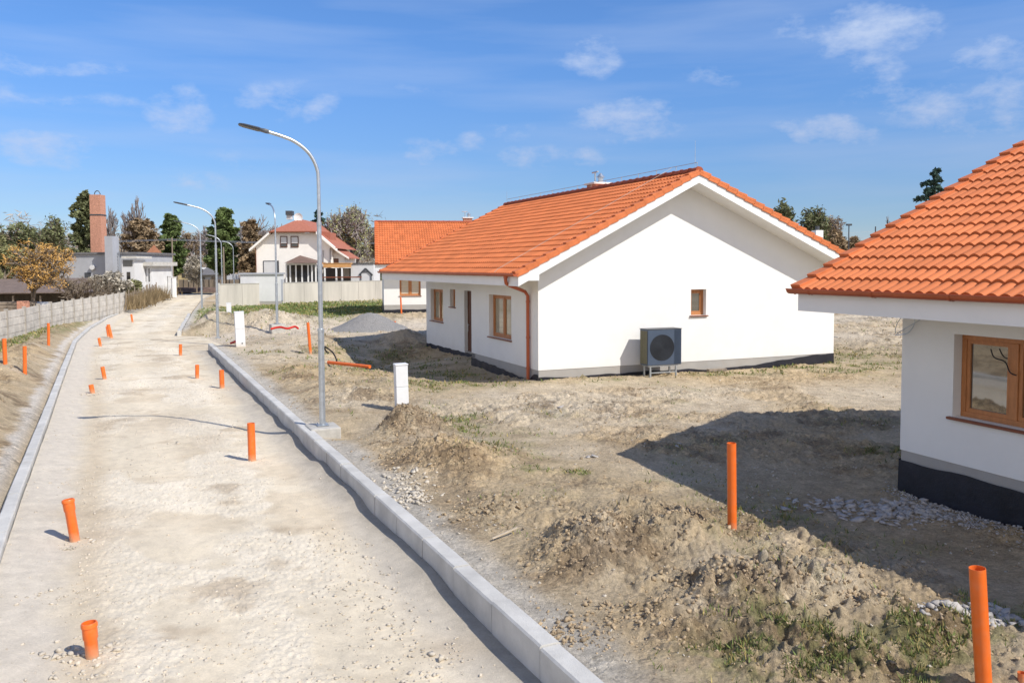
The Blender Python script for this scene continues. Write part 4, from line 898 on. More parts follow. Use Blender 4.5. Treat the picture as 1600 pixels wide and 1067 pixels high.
# grey factory building
FB = empty('factory_building', (D(155, 430, 85).x, 85, 0), 0, 'flat roofed grey factory building with a grey tower at left', 'building')
bx(FB, 'wall', 'greywall', 92, 214, 397, 440, 85, 9, z0=0); bx(FB, 'roof', 'greyroof', 91, 215, 394.5, 397, 84.8, 9.6); bx(FB, 'tower', 'greywall', 163, 177, 369, 430, 83.6, 1.39, z0=0)
f = bx(FB, 'window', 'darkmetal', 132, 142, 426, 436, 84.97, .02); 
mb = MB(); a = D(145, 418, 84.9); o = FB.location
mb.tube([Vector((a.x, 84.7, a.z))-o, Vector((a.x, 85, a.z))-o], .25, 12); mb.build('wall_lamp', M['palewall'], FB)
mb = MB(); x0, x1 = D(179.5, 400, 84.6).x-o.x, D(187, 400, 84.6).x-o.x
for x in (x0, x1): mb.box(x-.03, x+.03, -.5, -.44, .2, 4.9)
z = .4
while z < 4.8: mb.box(x0+.03, x1-.03, -.49, -.45, z-.02, z+.02); z += .33
mb.build('ladder', M['metal'], FB)
AN = empty('factory_annex', (D(215, 430, 84).x, 83, 0), 0, 'white glazed annex with flat slab roofs beside the factory ladder', 'building')
bx(AN, 'wall', 'palewall', 190, 211, 406, 455, 81.5, 2.5, z0=0); bx(AN, 'wall', 'palewall', 211, 237, 416, 450, 84, 5, z0=0); bx(AN, 'roof', 'concrete', 189.5, 213, 400.5, 404, 81.2, 3.5); bx(AN, 'roof', 'concrete', 212, 239.5, 409.5, 415.5, 83.4, 6); bx(AN, 'window', 'glassdark', 192, 207, 406, 416, 81.46, .03)
for k in range(4):
    u = 215+k*5.6; bx(AN, 'window', 'glassdark', u, u+2.2, 420, 440, 83.96, .03)
bx(AN, 'window', 'glassdark', 198, 204, 425, 444, 81.46, .03)
CHN = empty('brick_chimney', (D(156, 430, 93).x, 93, 0), 0, 'tall red brick factory chimney with an iron ring on top', 'chimney')
mb = MB(); za = D(156, 305, 93).z; q = [(-.62, -.62), (.62, -.62), (.62, .62), (-.62, .62)]
mb.add([(x*1.05, y*1.05, 0) for x, y in q]+[(x*.95, y*.95, za) for x, y in q], [(0, 1, 5, 4), (1, 2, 6, 5), (2, 3, 7, 6), (3, 0, 4, 7), (4, 5, 6, 7)]); mb.build('shaft', M['brick'], CHN)
mb = MB(); mb.box(-.63, .63, -.63, .63, za-2.3, za-2.15); mb.build('iron_band', M['darkmetal'], CHN)
mb = MB(); mb.tube([(.32*cos(t), 0, za+.05+.42*sin(t)) for t in np.linspace(0, pi, 12)], .05, 6); mb.build('iron_ring', M['darkmetal'], CHN)
# long low shed
SH = empty('shed', (D(40, 450, 68).x, 68, 0), 0, 'long low shed with a brown corrugated roof behind the concrete fence', 'shed')
a = D(-160, 459, 66); b = D(149, 456, 66); c = D(152, 434, 73); d = D(-160, 438, 73); o = SH.location
mb = MB(); mb.prism([a-o, b-o, c-o, d-o], (0, 0, -.08)); mb.build('roof', M['brownroof'], SH)
mb = MB(); mb.box(a.x-o.x, b.x-o.x-.3, 2.5, 3.5, 0, 1.15); mb.build('wall', M['oldwood'], SH)
for k in range(8):
    mb = MB(); x = a.x-o.x+(b.x-a.x-.4)*k/7+.2; mb.box(x-.06, x+.06, -1.7, -1.58, 0, .98); mb.build('post', M['oldwood'], SH)
# grey tiled roof house at left edge
GH = empty('house', (D(-30, 430, 80).x, 80, 0), 0, 'low house with a dark grey hipped roof at the left edge', 'house')
a = D(-100, 436, 80); b = D(33, 434, 80); o = GH.location; p1 = D(-60, 413, 83); p2 = D(-8, 413, 83)
mb = MB(); vs = [a-o, b-o, b-o+Vector((0, 6, 0)), a-o+Vector((0, 6, 0)), p1-o, p2-o]; mb.add(vs, [(0, 1, 5, 4), (1, 2, 5), (2, 3, 4, 5), (3, 0, 4), (0, 3, 2, 1)]); mb.build('roof', M['greyroof'], GH)
mb = MB(); mb.box(a.x-o.x+.4, b.x-o.x-.4, .4, 5.6, 0, a.z-.01); mb.build('wall', M['palewall'], GH)
# two storey house
H2 = empty('two_storey_house', (D(458, 430, 85).x, 85, 0), 0, 'white two storey house with half hipped red roof and satellite dish', 'house')
o = H2.location
def q2(u, v, y=85): return D(u, v, y)-o
W0, W1 = q2(400, 388).x, q2(516, 388).x; zt = q2(440, 364).z; xa, xb = q2(427, 364).x, q2(492, 364).x; zE = q2(400, 384).z
mb = MB(); mb.prism([(W0, 0, 0), (W1, 0, 0), (W1, 0, zE), (xb, 0, zt), (xa, 0, zt), (W0, 0, zE)], (0, 10, 0)); mb.build('wall', M['creamwall'], H2)
zA = q2(458, 342, 87).z; xm = (xa+xb)/2; eL = q2(389, 389, 84.4); eR = q2(525, 388, 84.4)
tL = Vector((xa-.25, -.6, zt+.12)); tR = Vector((xb+.25, -.6, zt+.12)); ap = Vector((xm, 2.0, zA)); apb = Vector((xm, 10.6, zA)); E0 = Vector((eL.x, -.6, eL.z)); E1 = Vector((eR.x, -.6, eR.z))
mb = MB(); Yv = Vector((0, 11.2, 0)); mb.add([tL, tR, ap, E0, E0+Yv, apb, E1, E1+Yv, tL-Vector((0, 0, .1))], [(0, 1, 2), (3, 0, 2, 5, 4), (1, 6, 7, 5, 2)]); mb.build('roof', M['redroof'], H2)
mb = MB()
for (p_, r_) in ((E0, tL), (tR, E1)):
    mb.prism([p_+Vector((0, -.03, -.02)), r_+Vector((0, -.03, -.02)), r_+Vector((0, -.03, -.27)), p_+Vector((0, -.03, -.27))], (0, .7, 0))
mb.build('barge_board', M['creamwall'], H2); mb = MB(); mb.box(tL.x, tR.x, -.66, -.56, zt, zt+.14); mb.build('gutter', M['sill'], H2)
for (u0, u1, v0, v1) in ((437.5, 449, 369, 386.5), (454, 466.5, 369, 386.5)):
    f = bx(H2, 'window', 'doorwood', u0, u1, v0, v1, 84.93, .06); g = bx(f, 'shutter', 'shutter', u0+1.3, u1-1.3, v0+1.5, v0+11, 84.90, .04, org=o); g = bx(f, 'pane', 'glassdark', u0+1.3, u1-1.3, v0+12, v1-1.3, 84.91, .03, org=o)
f = bx(H2, 'window', 'darkmetal', 411, 436, 407.5, 430, 84.95, .04); bx(f, 'shutter', 'shutter', 412.2, 433, 409, 430, 84.92, .04, org=o)
bx(H2, 'roof_window', 'palewall', 447.5, 455, 336, 343, 87.5, .6); c = bx(H2, 'chimney', 'darkmetal', 446, 456, 329.5, 336, 87.3, .9)
mb = MB(); dc = q2(466, 340, 86.6); n = 20; vs = [dc+Vector((0, .12, 0))]; 
for ri, yy in ((.25, .09), (.47, 0)): vs += [dc+Vector((ri*cos(2*pi*k/n), yy, ri*sin(2*pi*k/n))) for k in range(n)]
mb.add(vs, [(0, 1+k, 1+(k+1) % n) for k in range(n)]+[(1+k, 1+n+k, 1+n+(k+1) % n, 1+(k+1) % n) for k in range(n)]); mb.tube([dc+Vector((0, .1, 0)), dc+Vector((0, .5, -.5))], .04, 6); mb.tube([dc+Vector((0, 0, -.4)), dc+Vector((0, -.4, -.1))], .02, 5); mb.build('satellite_dish', M['white'], H2)
mb = MB(); a = q2(498, 361, 88); b = q2(516, 377, 88); mb.prism([(a.x, 3, a.z), (b.x, 3, a.z-.15), (b.x, 3, b.z), (a.x, 3, b.z)], (0, 3, 0)); mb.build('dormer', M['redroof'], H2)
# side wing
a = q2(514, 386); b = q2(542, 402); mb = MB(); mb.prism([(W1, 1.5, 0), (q2(534, 400).x, 1.5, 0), (q2(534, 400).x, 1.5, q2(534, 399).z), (W1, 1.5, q2(516, 388).z)], (0, 6, 0)); mb.build('side_wing', M['creamwall'], H2)
mb = MB(); mb.prism([(W1+.02, .9, q2(516, 386).z), (q2(542, 402).x, .9, q2(542, 402).z), (q2(542, 402).x, .9, q2(542, 405).z), (W1+.02, .9, q2(516, 389).z)], (0, .15, 0)); mb.build('barge_board', M['creamwall'], H2); mb = MB(); mb.prism([(W1+.02, 1.06, q2(516, 386.5).z), (q2(542, 402).x, 1.06, q2(542, 402.5).z), (q2(542, 402).x, 1.06, q2(542, 404).z), (W1+.02, 1.06, q2(516, 388).z)], (0, 6, 0)); mb.build('wing_roof', M['redroof'], H2)
bx(H2, 'window', 'doorwood', 518, 529, 404, 411, 86.46, .03); bx(H2, 'drainpipe', 'darkmetal', 515.2, 516.4, 388, 411, 84.85, .1); bx(H2, 'drainpipe', 'darkmetal', 504.4, 505.3, 391, 410, 84.9, .08); bx(H2, 'drainpipe', 'sill', 399.4, 400.6, 390, 425, 84.88, .1)
CO = empty('conservatory', (D(470, 430, 81).x, 81, 0), 0, 'glazed conservatory with a brown hipped roof in front of the two storey house', 'conservatory'); o = CO.location
a = D(444, 411, 80.2)-o; b = D(495, 411, 80.2)-o; t = D(469, 399, 83.5)-o
mb = MB(); mb.add([a, b, b+Vector((0, 4.6, 0)), a+Vector((0, 4.6, 0)), t], [(0, 1, 4), (1, 2, 4), (2, 3, 4), (3, 0, 4), (0, 3, 2, 1)]); mb.build('roof', mat('brown_sheet_roof', (.2, .13, .10), .6), CO)
bx(CO, 'pane', 'glassdark', 447, 493, 414, 438, 81.05, 3, z0=.0)
for u in (446, 452, 461, 470.5, 480, 486, 492): bx(CO, 'frame', 'white', u, u+2.6, 412, 438, 80.98, .1, z0=0)
bx(CO, 'beam', 'white', 446, 494, 411.3, 414, 80.95, .14)
PG = empty('pergola', (D(525, 430, 82).x, 82, 0), 0, 'orange timber pergola terrace right of the conservatory', 'pergola'); bx(PG, 'beam', 'pergola', 505, 548, 412, 418, 81, .3); bx(PG, 'roof', 'pergola', 503, 548, 411, 412.5, 81, 4)
for u in (506, 524, 533): bx(PG, 'post', 'white', u, u+2.6, 418, 440, 81.02, .15, z0=0)
bx(PG, 'back_wall', 'greyroof', 505, 548, 419, 440, 84.5, .2, z0=0); bx(PG, 'door', 'shutter', 536, 546, 419, 434, 84.4, .08)
bx(PG, 'railing', 'sill', 500, 565, 432.5, 434, 80.8, .06)
OB = empty('outbuilding', (D(566, 430, 83).x, 83, 0), 0, 'white cube outbuilding with a dark gable outline painted on it', 'building'); bx(OB, 'wall', 'palewall', 548, 584, 412, 440, 82, 4, z0=0); o = OB.location
mb = MB(); a = D(561, 430, 81.95)-o; c = D(571, 419.5, 81.95)-o; b = D(582, 430, 81.95)-o
for (p_, r_) in ((a, c), (c, b)): mb.tube([p_, r_], .09, 4)
for (u, v) in ((564, 427), (580, 427)): mb.tube([D(u, v, 81.95)-o, D(u, 438, 81.95)-o], .06, 4)
mb.tube([D(567, 424.5, 81.95)-o, D(576, 424.5, 81.95)-o], .05, 4); mb.build('gable_frame', M['darkmetal'], OB)
bx(OB, 'roof', 'darkmetal', 547.5, 584.5, 411, 412.3, 81.9, 4.3)
# boundary wall and utility kiosk
a = G(343.5, 479, 0); b = G(612, 467, 0); BW = empty('boundary_wall', a, atan2((b-a).y, (b-a).x), 'long stained beige concrete boundary wall behind the utility kiosk', 'wall')
L = (b-a).length; n = 9
for k in range(n):
    mb = MB(); mb.box(L*k/n+.01, L*(k+1)/n-.01, 0, .15, -.3, 1.78); mb.build('wall_panel', M['wall_old'], BW)
mb = MB(); mb.box(-.1, L, -.03, .18, 1.78, 1.83); mb.build('coping', M['block'], BW); mb = MB(); mb.box(-.14, .008, -.05, .2, -.3, 1.9); mb.build('end_post', M['block'], BW)
a = G(380, 476, 0); K = empty('utility_kiosk', (a.x, a.y-.6, 0), .12, 'pale utility kiosk with a flat grey roof slab against the boundary wall', 'kiosk')
mb = MB(); mb.box(0, 3.25, 0, 2., .28, 2.55); mb.build('wall', M['palewall'], K); mb = MB(); mb.box(.02, 3.23, .02, 1.98, -.3, .28); mb.build('plinth', M['plinth'], K); mb = MB(); mb.box(-.12, 3.37, -.12, 2.12, 2.55, 2.68); mb.build('roof', M['greywall'], K); mb = MB(); mb.box(3.252, 3.27, .5, 1.5, .3, 2.1); mb.build('door', M['greywall'], K)
mb = MB(); mb.box(2.95, 3.0, -.02, -.002, .6, 2.4); mb.box(.25, .29, -.02, -.002, .2, .6); mb.build('cable_duct', M['greyroof'], K)
# wooden tower, pylons, wires
TW = empty('wooden_tower', (D(242, 430, 95).x, 95, 0), .3, 'small wooden lookout tower with a pointed brown roof', 'tower')
z1 = D(242, 397, 95).z; z2 = D(242, 384, 95).z
mb = MB(); mb.add([(-.85, -.85, z1), (.85, -.85, z1), (.85, .85, z1), (-.85, .85, z1), (0, 0, z2+.1)], [(0, 1, 4), (1, 2, 4), (2, 3, 4), (3, 0, 4), (0, 3, 2, 1)]); mb.build('roof', mat('brown_shingle', (.30, .13, .07), .8), TW)
for sx, sy in ((-1, -1), (1, -1), (1, 1), (-1, 1)):
    mb = MB(); mb.tube([(sx*.85, sy*.85, 0), (sx*.55, sy*.55, z1)], .10, 6); mb.build('post', M['oldwood'], TW)
mb = MB(); mb.box(-.7, .7, -.7, .7, 2.2, 2.3); mb.build('platform', M['oldwood'], TW)
def upole(label, u, d, vt, m='oldwood', arm=True, g='utility poles'):
    t = D(u, vt, d); R = empty('utility_pole', (t.x, d, 0), 0, label, 'utility pole', g); mb = MB(); mb.tube([(0, 0, 0), (0, 0, t.z)], [.12, .08], 8); mb.build('pole', M[m], R, True)
    if arm: mb = MB(); mb.box(-.6, .6, -.05, .05, t.z-.45, t.z-.35); mb.tube([(-.5, 0, t.z-.35), (-.5, 0, t.z-.15)], .04, 6); mb.tube([(.5, 0, t.z-.35), (.5, 0, t.z-.15)], .04, 6); mb.build('crossarm', M[m], R)
    return Vector((t.x, d, t.z-.2))
w1 = upole('utility pole in front of the bright green pine at the road end', 268.5, 100, 371)
w0 = upole('utility pole off to the left beyond the factory', -260, 100, 371); w2 = upole('utility pole behind the middle bungalow', 760, 100, 372); w3 = upole('short bare post between the farthest two lamps', 349, 98, 386, arm=False)
for (p_, r_, lb) in ((w0, w1, 'overhead wires left of the utility pole at the road end'), (w1, w2, 'overhead wires right of the utility pole, above the pines')):
    mb = MB()
    for dz in (0, -.12): mb.tube([(p_.lerp(r_, t)+Vector((0, 0, dz-1.2*4*t*(1-t)*.35)))-p_ for t in [k/16 for k in range(17)]], .022, 5)
    tag(mb.build('overhead_wire', M['metal'], None, loc=p_), lb, 'wire')
p4 = upole('dark utility pole above the near roof slope at right', 1387, 95, 344, 'darkmetal', False); p5 = upole('thinner dark pole left of the dark utility pole at right', 1368, 110, 354, 'darkmetal', False)
t = D(1326.5, 352, 80); R = empty('street_lamp', (t.x, 80, 0), 0, 'small dark lamp post between the two right roofs', 'street lamp'); mb = MB(); mb.tube([(0, 0, 0), (0, 0, t.z)], .05, 6); mb.build('pole', M['darkmetal'], R); mb = MB(); mb.box(-.22, .22, -.2, .2, t.z-.05, t.z+.12); mb.build('lamp_head', M['darkmetal'], R)
mb = MB(); pa = D(1250, 350, 108)
for dz, pb_ in ((0, 0), (-.8, 1), (-1.5, 2)): mb.tube([(p5+Vector((18*t_-16, 3*t_, -.3+dz-.6*4*t_*(1-t_)*.5)))-p5 for t_ in [k/12 for k in range(13)]], .02, 4)
tag(mb.build('overhead_wire', M['metal'], None, loc=p5), 'overhead wires strung between the thin dark poles at right', 'wire')
WC = empty('low_house', (D(1290, 420, 58).x, 58, 0), .2, 'low house hidden behind the middle bungalow, only its white chimney showing', 'house'); o = WC.location
mb = MB(); mb.box(-4, 4, 0, 6, 0, 3.0); mb.build('wall', M['render'], WC); mb = MB(); mb.box(-4.3, 4.3, -.3, 6.3, 3.0, 3.2); mb.build('roof', M['greyroof'], WC); za = D(1287, 360, 59).z
mb = MB(); mb.box(-.28, .28, .8, 1.4, 3.2, za); c = mb.build('chimney', M['white'], WC); mb = MB(); mb.tube([(0, 1.1, za), (0, 1.1, za+.3)], .14, 10); mb.build('flue', M['darkmetal'], c)
# road end: gate posts, low walls, cottages, track embankment
for (u, v0, v1, lb, m) in ((265.5, 432, 455, 'pinkish white gate post at the far left end of the road', 'palewall'), (272, 434, 455, 'slim white gate post right of the pinkish one', 'white')):
    a = D(u, v0, 88); R = tag(MB().box(-.17, .17, -.17, .17, 0, a.z).box(-.21, .21, -.21, .21, a.z, a.z+.07).build('gate_post', M[m], None, bevel=.02, loc=(a.x, 88, 0)), lb, 'post')
a = D(276, 450, 112); b = D(350, 450, 112); mb = MB(); mb.prism([(0, 0, -.2), (0, 4, -.2), (0, 3, .45), (0, 1, .45)], (b.x-a.x+6, 0, 0)); e_ = mb.build('embankment', mat('rusty_ballast', (.17, .115, .09), .95, .3, 2, 1, 8), None, loc=(a.x-4, 110.5, 0)); tag(e_, kind='structure')
a = D(286, 430, 124); R = empty('cottage', (a.x, 124, 0), 0, 'low yellowish cottage with a pale roof beyond the road end', 'house'); bx(R, 'wall', 'cottage', 278, 306, 421, 445, 124, 6, z0=0); bx(R, 'roof', 'palewall', 277, 309, 418, 421, 123.5, 7); bx(R, 'window', 'glassdark', 284, 289, 427, 434, 123.95, .05)
a = D(325, 430, 122); R = empty('cottage', (a.x, 122, 0), 0, 'low cottage with a grey sloping roof behind the farthest lamps', 'house'); o = R.location
bx(R, 'wall', 'greywall', 306, 352, 429, 447, 122, 6, z0=0); a = D(304, 430, 121.5)-o; b = D(354, 429, 121.5)-o; mb = MB(); mb.prism([a, b, b+Vector((-.4, 3.2, 1.2)), a+Vector((.8, 3.2, 1.2))], (0, .1, -.1)); mb.build('roof', M['greyroof'], R); bx(R, 'window', 'glassdark', 312, 320, 433, 440, 121.95, .05); bx(R, 'door', 'oldwood', 330, 337, 433, 447, 121.95, .05, z0=0)
a = D(290, 440, 116); R = empty('board_fence', (a.x, 116, 0), 0, 'brown board fence across the end of the road', 'fence')
for k in range(12):
    u = 279+k*8; bx(R, 'board_panel', 'oldwood', u, u+7.6, 437, 447, 116, .08, z0=0)
    bx(R, 'post', 'darkmetal', u+7.6, u+8, 436, 447, 115.9, .12, z0=0)
# picket fence, overgrown
PA = G(197, 484, 0); PB = G(262, 460.5, 0); R = empty('picket_fence', PA, atan2((PB-PA).y, (PB-PA).x), 'dark picket fence overgrown with dry stalks along the far left road edge', 'fence'); L = (PB-PA).length; rnd = random.Random(3); n = 26
for k in range(n):
    mb = MB(); x = L*k/n; h = rnd.uniform(1.2, 1.7); mb.tube([(x, 0, -.1), (x+rnd.uniform(-.08, .08), rnd.uniform(-.05, .05), h)], .055, 6); mb.build('post', M['oldwood'], R)
mb = MB()
for zz in (.5, 1.1): mb.box(0, L, -.02, .02, zz-.03, zz+.03)
mb.build('rail', M['oldwood'], R)
rs = np.random.RandomState(8); nst = 2600; t = rs.rand(nst); base = np.array(PA)[None]+(np.array(PB-PA))[None]*t[:, None]; base[:, 0] += rs.normal(.2, .45, nst); base[:, 1] += rs.normal(0, .5, nst); hgt = rs.uniform(.4, 1.5, nst)
tip = base+np.stack([rs.normal(0, .25, nst), rs.normal(0, .25, nst), hgt], 1); sd_ = np.stack([np.full(nst, .03), np.zeros(nst), np.zeros(nst)], 1)
V = np.stack([base-sd_, base+sd_, tip], 1).reshape(-1, 3); tag(npmesh('dry_weeds', V, np.arange(nst*3).reshape(-1, 3), M['reed'], tint=np.repeat(.6+.8*rs.rand(nst), 3)), 'dry brown weeds growing through the dark picket fence', 'weeds', kind='stuff')
# bare bushes and yard clutter behind the fence
tree('bare_shrub', 'dark bare shrub behind the concrete fence in front of the shed', 110, 58, 428, 50, 'round', None, seed=33, cat='shrub'); tree('bare_shrub', 'pinkish bare shrub between the yellow shrub and the shed end', 135, 60, 430, 60, 'bare', None, seed=34, cat='shrub'); tree('bush', 'green bush where concrete fence meets picket fence', 212, 72, 440, 30, 'round', 'olive', seed=35, cat='bush', dens=1.5)
a = D(22, 468, 50); R = empty('lumber_stack', (a.x, 50, 0), .1, 'stack of weathered boards behind the concrete fence', 'lumber')
for k in range(6):
    mb = MB(); mb.box(-1.2+rnd.uniform(-.1, .1), 1.2+rnd.uniform(-.1, .1), -.3, .3, k*.2, k*.2+.17); mb.build('board', M['oldwood'], R)
a = D(52, 465, 52); mb = MB(); mb.box(-.9, .9, -.5, .5, 0, 1.05); tag(mb.build('crate', M['greywall'], None, bevel=.03, loc=(a.x, 52, 0)), 'blue grey crate behind the concrete fence beside the boards', 'crate')
a = D(36, 470, 49); mb = MB(); mb.box(-.22, .22, -.3, .3, 0, 1.25); tag(mb.build('brick_pile', M['brick'], None, bevel=.03, loc=(a.x, 49, 0)), 'small pile of red bricks behind the concrete fence', 'bricks')
a = D(66, 470, 50); mb = MB(); mb.box(-.4, .4, -.4, .4, 0, 1.0); tag(mb.build('barrel_tarp', M['palewall'], None, bevel=.15, loc=(a.x, 50.6, 0)), 'white tarped bundle behind the concrete fence', 'bundle')

# ------------------------------------------------------------------ gravel heap
def heap():
    c = G(578, 516, 0); n = 90; u = np.linspace(-1, 1, n); X, Y_ = np.meshgrid(u, u); x = X.ravel()*2.6; y = Y_.ravel()*2.0
    q = (x/1.9)**2+(y/1.5)**2; z = .88*np.exp(-q*1.9)+(fbm(x+50, y, 7, 4, .6, 3)-.5)*.10*np.exp(-q*.8)-.10*sstep(.8, 1.4, q)-.02; idx = np.arange(n*n).reshape(n, n)
    F = np.stack([idx[:-1, :-1], idx[:-1, 1:], idx[1:, 1:], idx[1:, :-1]], -1).reshape(-1, 4)
    o = npmesh('gravel_heap', np.stack([x, y, z], 1), F, M['gravel'], smooth=True); o.location = (c.x, c.y, hz(c.x, c.y)-.02); o.rotation_euler = (0, 0, .25); tag(o, 'heap of fine grey gravel in front of the middle bungalow shadow', 'gravel heap')
heap()
# ------------------------------------------------------------------ stones, clods, grass
ico = None
def _ico():
    t = (1+5**.5)/2; V = np.array([(-1, t, 0), (1, t, 0), (-1, -t, 0), (1, -t, 0), (0, -1, t), (0, 1, t), (0, -1, -t), (0, 1, -t), (t, 0, -1), (t, 0, 1), (-t, 0, -1), (-t, 0, 1)], float); V /= np.linalg.norm(V[0])
    F = np.array([(0, 11, 5), (0, 5, 1), (0, 1, 7), (0, 7, 10), (0, 10, 11), (1, 5, 9), (5, 11, 4), (11, 10, 2), (10, 7, 6), (7, 1, 8), (3, 9, 4), (3, 4, 2), (3, 2, 6), (3, 6, 8), (3, 8, 9), (4, 9, 5), (2, 4, 11), (6, 2, 10), (8, 6, 7), (9, 8, 1)]); return V, F
IV, IF = _ico()
def rocks(name, x, y, z, s, m, flat=.6, seed=1, label='', cat='stones'):
    rs = np.random.RandomState(seed); n = len(x); P = IV[None]*(.35+.95*rs.rand(n, 12, 1))*np.stack([s*(.7+.6*rs.rand(n)), s*(.7+.6*rs.rand(n)), s*flat*(.7+.6*rs.rand(n))], 1)[:, None, :]
    a = rs.rand(n)*6.28; ca, sa = np.cos(a)[:, None], np.sin(a)[:, None]; X = P[:, :, 0]*ca-P[:, :, 1]*sa; Y_ = P[:, :, 0]*sa+P[:, :, 1]*ca; tl = rs.normal(0, .25, n)[:, None]
    P = np.stack([X+x[:, None], Y_+y[:, None], P[:, :, 2]+X*tl+z[:, None]], 2).reshape(-1, 3); F = (IF[None]+(np.arange(n)*12)[:, None, None]).reshape(-1, 3)
    return tag(npmesh(name, P, F, m), label, cat, kind='stuff')
def roadstones():
    rs = np.random.RandomState(11); n = 22000; y = 4.5*np.exp(rs.rand(n)*np.log(38/4.5)); x = xL(y)+(xR(y)-xL(y))*rs.rand(n); z, dr, dl = road_z(x, y)
    pr = sstep(.50, .60, fbm(x, y, .55, 4, .55, 161)+.18*np.exp(-((dr-1.7)/.5)**2)+.16*np.exp(-((dl-1.25)/.35)**2)-.06)*sstep(.6, 1.1, dr)*sstep(.7, 1.0, dl)+.03
    k = rs.rand(n) < pr; x, y, z = x[k], y[k], z[k]; s = .005+.013*rs.rand(len(x))**3+.0004*y
    rocks('loose_stones', x, y, z+s*.2, s, mat('limestone_chips', (.62, .54, .43), .95, .2, 5), seed=2, label='pale crushed stone lying loose on the road', cat='gravel')
roadstones()
def clods():
    rs = np.random.RandomState(12); n = 60000; y = 4.5*np.exp(rs.rand(n)*np.log(45/4.5)); x = (rs.rand(n)*1.25-.62)*y; k = (x > xR(y)+.35) | (x < xL(y)-1.1); x, y = x[k], y[k]
    z, ro, dr, dl, *_ = height(x, y); sp = sstep(.5, .62, fbm(x, y, .9, 3, .5, 211)); k = rs.rand(len(x)) < (.02+.5*ro*sp+.3*(ro > .75)); x, y, z = x[k], y[k], z[k]; s = .006+.018*rs.rand(len(x))**3+.0008*y
    rocks('soil_clods', x, y, z+s*.1, s, M['clod'], .7, 3, 'broken clods of dry soil scattered over the building plots', 'soil')
    m = 9000; y2 = 4.5*np.exp(rs.rand(m)*np.log(60/4.5)); x2 = (rs.rand(m)*1.25-.62)*y2; k = (x2 > xR(y2)+.3) & (rs.rand(m) < .15+.85*sstep(.55, .68, fbm(x2, y2, .6, 3, .5, 221))); x2, y2 = x2[k], y2[k]
    z2 = height(x2, y2)[0]; s2 = .006+.014*rs.rand(len(x2))**3+.0006*y2; rocks('scattered_stones', x2, y2, z2+s2*.2, s2, M['stone'], .6, 4, 'small pale stones scattered over the building plots', 'stones')
clods()
def patch(name, label, pts, n, s0, s1, m, flat=.5, seed=5, sig=.35):
    rs = np.random.RandomState(seed); X = []; Y_ = []
    for (u, v, rx, ry) in pts:
        p = G(u, v, 0); X.append(rs.normal(p.x, rx*.5, n)); Y_.append(rs.normal(p.y, ry*.5, n))
    x = np.concatenate(X); y = np.concatenate(Y_); z = height(x, y)[0]; s = s0+(s1-s0)*rs.rand(len(x))**2.2; rocks(name, x, y, z+s*flat*.5, s, m, flat, seed, label, 'rubble')
patch('rubble', 'broken pale rubble lying in the shadow of the near bungalow', [(1330, 790, .8, .5), (1400, 800, .55, .45), (1450, 800, .35, .4), (1520, 970, .5, .2)], 150, .02, .085, M['slabstone'], .4)
patch('rubble', 'pile of white stones beside the right kerb behind the cement footing', [(625, 755, .45, .7), (645, 775, .3, .4)], 130, .015, .05, M['stone'], .6, 6)
patch('rubble', 'pale flat stones lying singly on the open soil between the bungalows', [(922, 714, .12, .1), (1318, 528, .5, .3), (1090, 700, 1.2, 1.), (860, 640, 1., 1.)], 7, .02, .10, M['slabstone'], .3, 19)
_p = G(1120, 581, 0); _m = MB(); _m.box(-.35, .35, -.06, .06, 0, .07); _b = _m.build('plank', M['oldwood'], None, bevel=.006, loc=(_p.x, _p.y, hz(_p.x, _p.y)+.02)); _b.rotation_euler = (0, .03, .5); tag(_b, 'brown timber offcut on the grass right of the heat pump', 'timber')
patch('gravel_bed', 'fine gravel strip along the black base of the near bungalow', [(1460+k*45, 790+k*14, .35, .25) for k in range(6)]+[(1420, 770, .25, .3)], 320, .008, .024, M['slabstone'], .7, 7)
patch('clod_pile', 'large broken clods on the mounds in front of the right kerb', [(930, 850, .6, .6), (890, 880, .5, .5), (1065, 835, .5, .4), (1230, 925, .7, .5), (1120, 920, .6, .5), (640, 680, .9, .9), (690, 720, 1.1, .9), (880, 985, .4, .3), (1350, 950, .4, .3), (1000, 960, .6, .4), (760, 800, .6, .6)], 170, .008, .034, M['clod'], .8, 8)
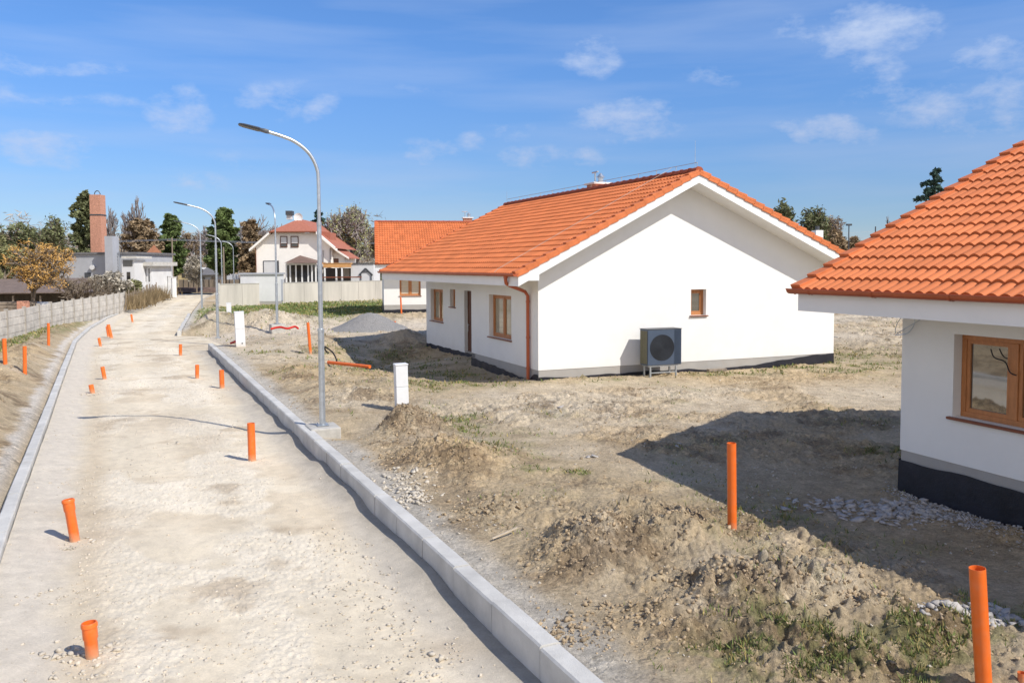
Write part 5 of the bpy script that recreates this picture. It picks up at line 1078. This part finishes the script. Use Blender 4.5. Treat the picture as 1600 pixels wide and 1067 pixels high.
def roadpatch():
    rs = np.random.RandomState(15); X = []; Y_ = []; S = []
    for (u, v, r, n, s) in [(122, 848, .12, 30, .03), (125, 1010, .16, 45, .04), (148, 1028, .12, 20, .035), (146, 616, .2, 24, .04), (265, 690, .1, 3, .05), (110, 1050, .3, 60, .025), (500, 850, .5, 160, .022), (560, 900, .55, 220, .022), (600, 970, .5, 200, .022), (640, 1040, .4, 150, .022), (690, 1020, .12, 12, .04), (300, 1040, .7, 220, .02), (175, 745, .6, 200, .02), (110, 930, .25, 60, .025), (150, 680, .4, 60, .02), (335, 680, .1, 3, .04)]:
        p = G(u, v, RD); X.append(rs.normal(p.x, r, n)); Y_.append(rs.normal(p.y, r, n)); S.append(s*(.35+rs.rand(n)**2*.9))
    x = np.concatenate(X); y = np.concatenate(Y_); s = np.concatenate(S); k = (x < xR(y)-.35); x, y, s = x[k], y[k], s[k]; z = road_z(x, y)[0]; rocks('loose_stones', x, y, z+s*.25, s, M['stone'], .65, 9, 'white stones gathered round the pipes and along the road edges', 'stones')
roadpatch()
def grass():
    rs = np.random.RandomState(13); n = 520000; y = 4.6*np.exp(rs.rand(n)*np.log(80/4.6)); x = (rs.rand(n)*1.3-.66)*y
    m = blob(x, y, GRASSY); n2 = fbm(x, y, 1.7, 4, .6, 81); n4 = fbm(x, y, 3.5, 3, .6, 231); dl = (xL(y)-x)/1.12; dr = (x-xR(y))/1.103
    pr = np.clip(m*1.5*sstep(.40, .6, n2)*sstep(.44, .58, n4)*.8, 0, 1)+np.where((x-np.interp(y, FY, FX) > -.2) & (x-np.interp(y, FY, FX) < 1.1) & (dl > .6), .9, 0)+blob(x, y, [(450, 480, 4, 10), (510, 482, 4.5, 12), (560, 482, 4, 12), (620, 480, 4, 9)])*.8+(dr > 1)*.05*sstep(.6, .7, fbm(x, y, .8, 4, .6, 111))
    k = (rs.rand(n) < pr) & ((dr > .6) | (dl > 1.5)); x, y = x[k], y[k]; z = height(x, y)[0]; N_ = len(x)
    h = (.015+.045*rs.rand(N_)**1.5)*(1+.03*y); wd = .0028+.0008*y; a = rs.rand(N_)*6.28; dx, dy = np.cos(a)*wd, np.sin(a)*wd
    b0 = np.stack([x-dx, y-dy, z-.01], 1); b1 = np.stack([x+dx, y+dy, z-.01], 1); tp = np.stack([x+rs.normal(0, .5, N_)*h, y+rs.normal(0, .5, N_)*h, z+h], 1)
    V = np.stack([b0, b1, tp], 1).reshape(-1, 3); cc = .7+.7*rs.rand(N_, 1); dry = (rs.rand(N_, 1) < .3); col = np.where(dry, np.array([[2.1, 1.35, 1.7]]), np.array([[1., 1., 1.]]))*cc
    tag(npmesh('grass', V, np.arange(N_*3).reshape(-1, 3), M['grass'], tint=np.repeat(col, 3, 0)), 'thin green grass growing in patches over the soil', 'grass', kind='stuff')
grass()
print('objects', len(bpy.data.objects))
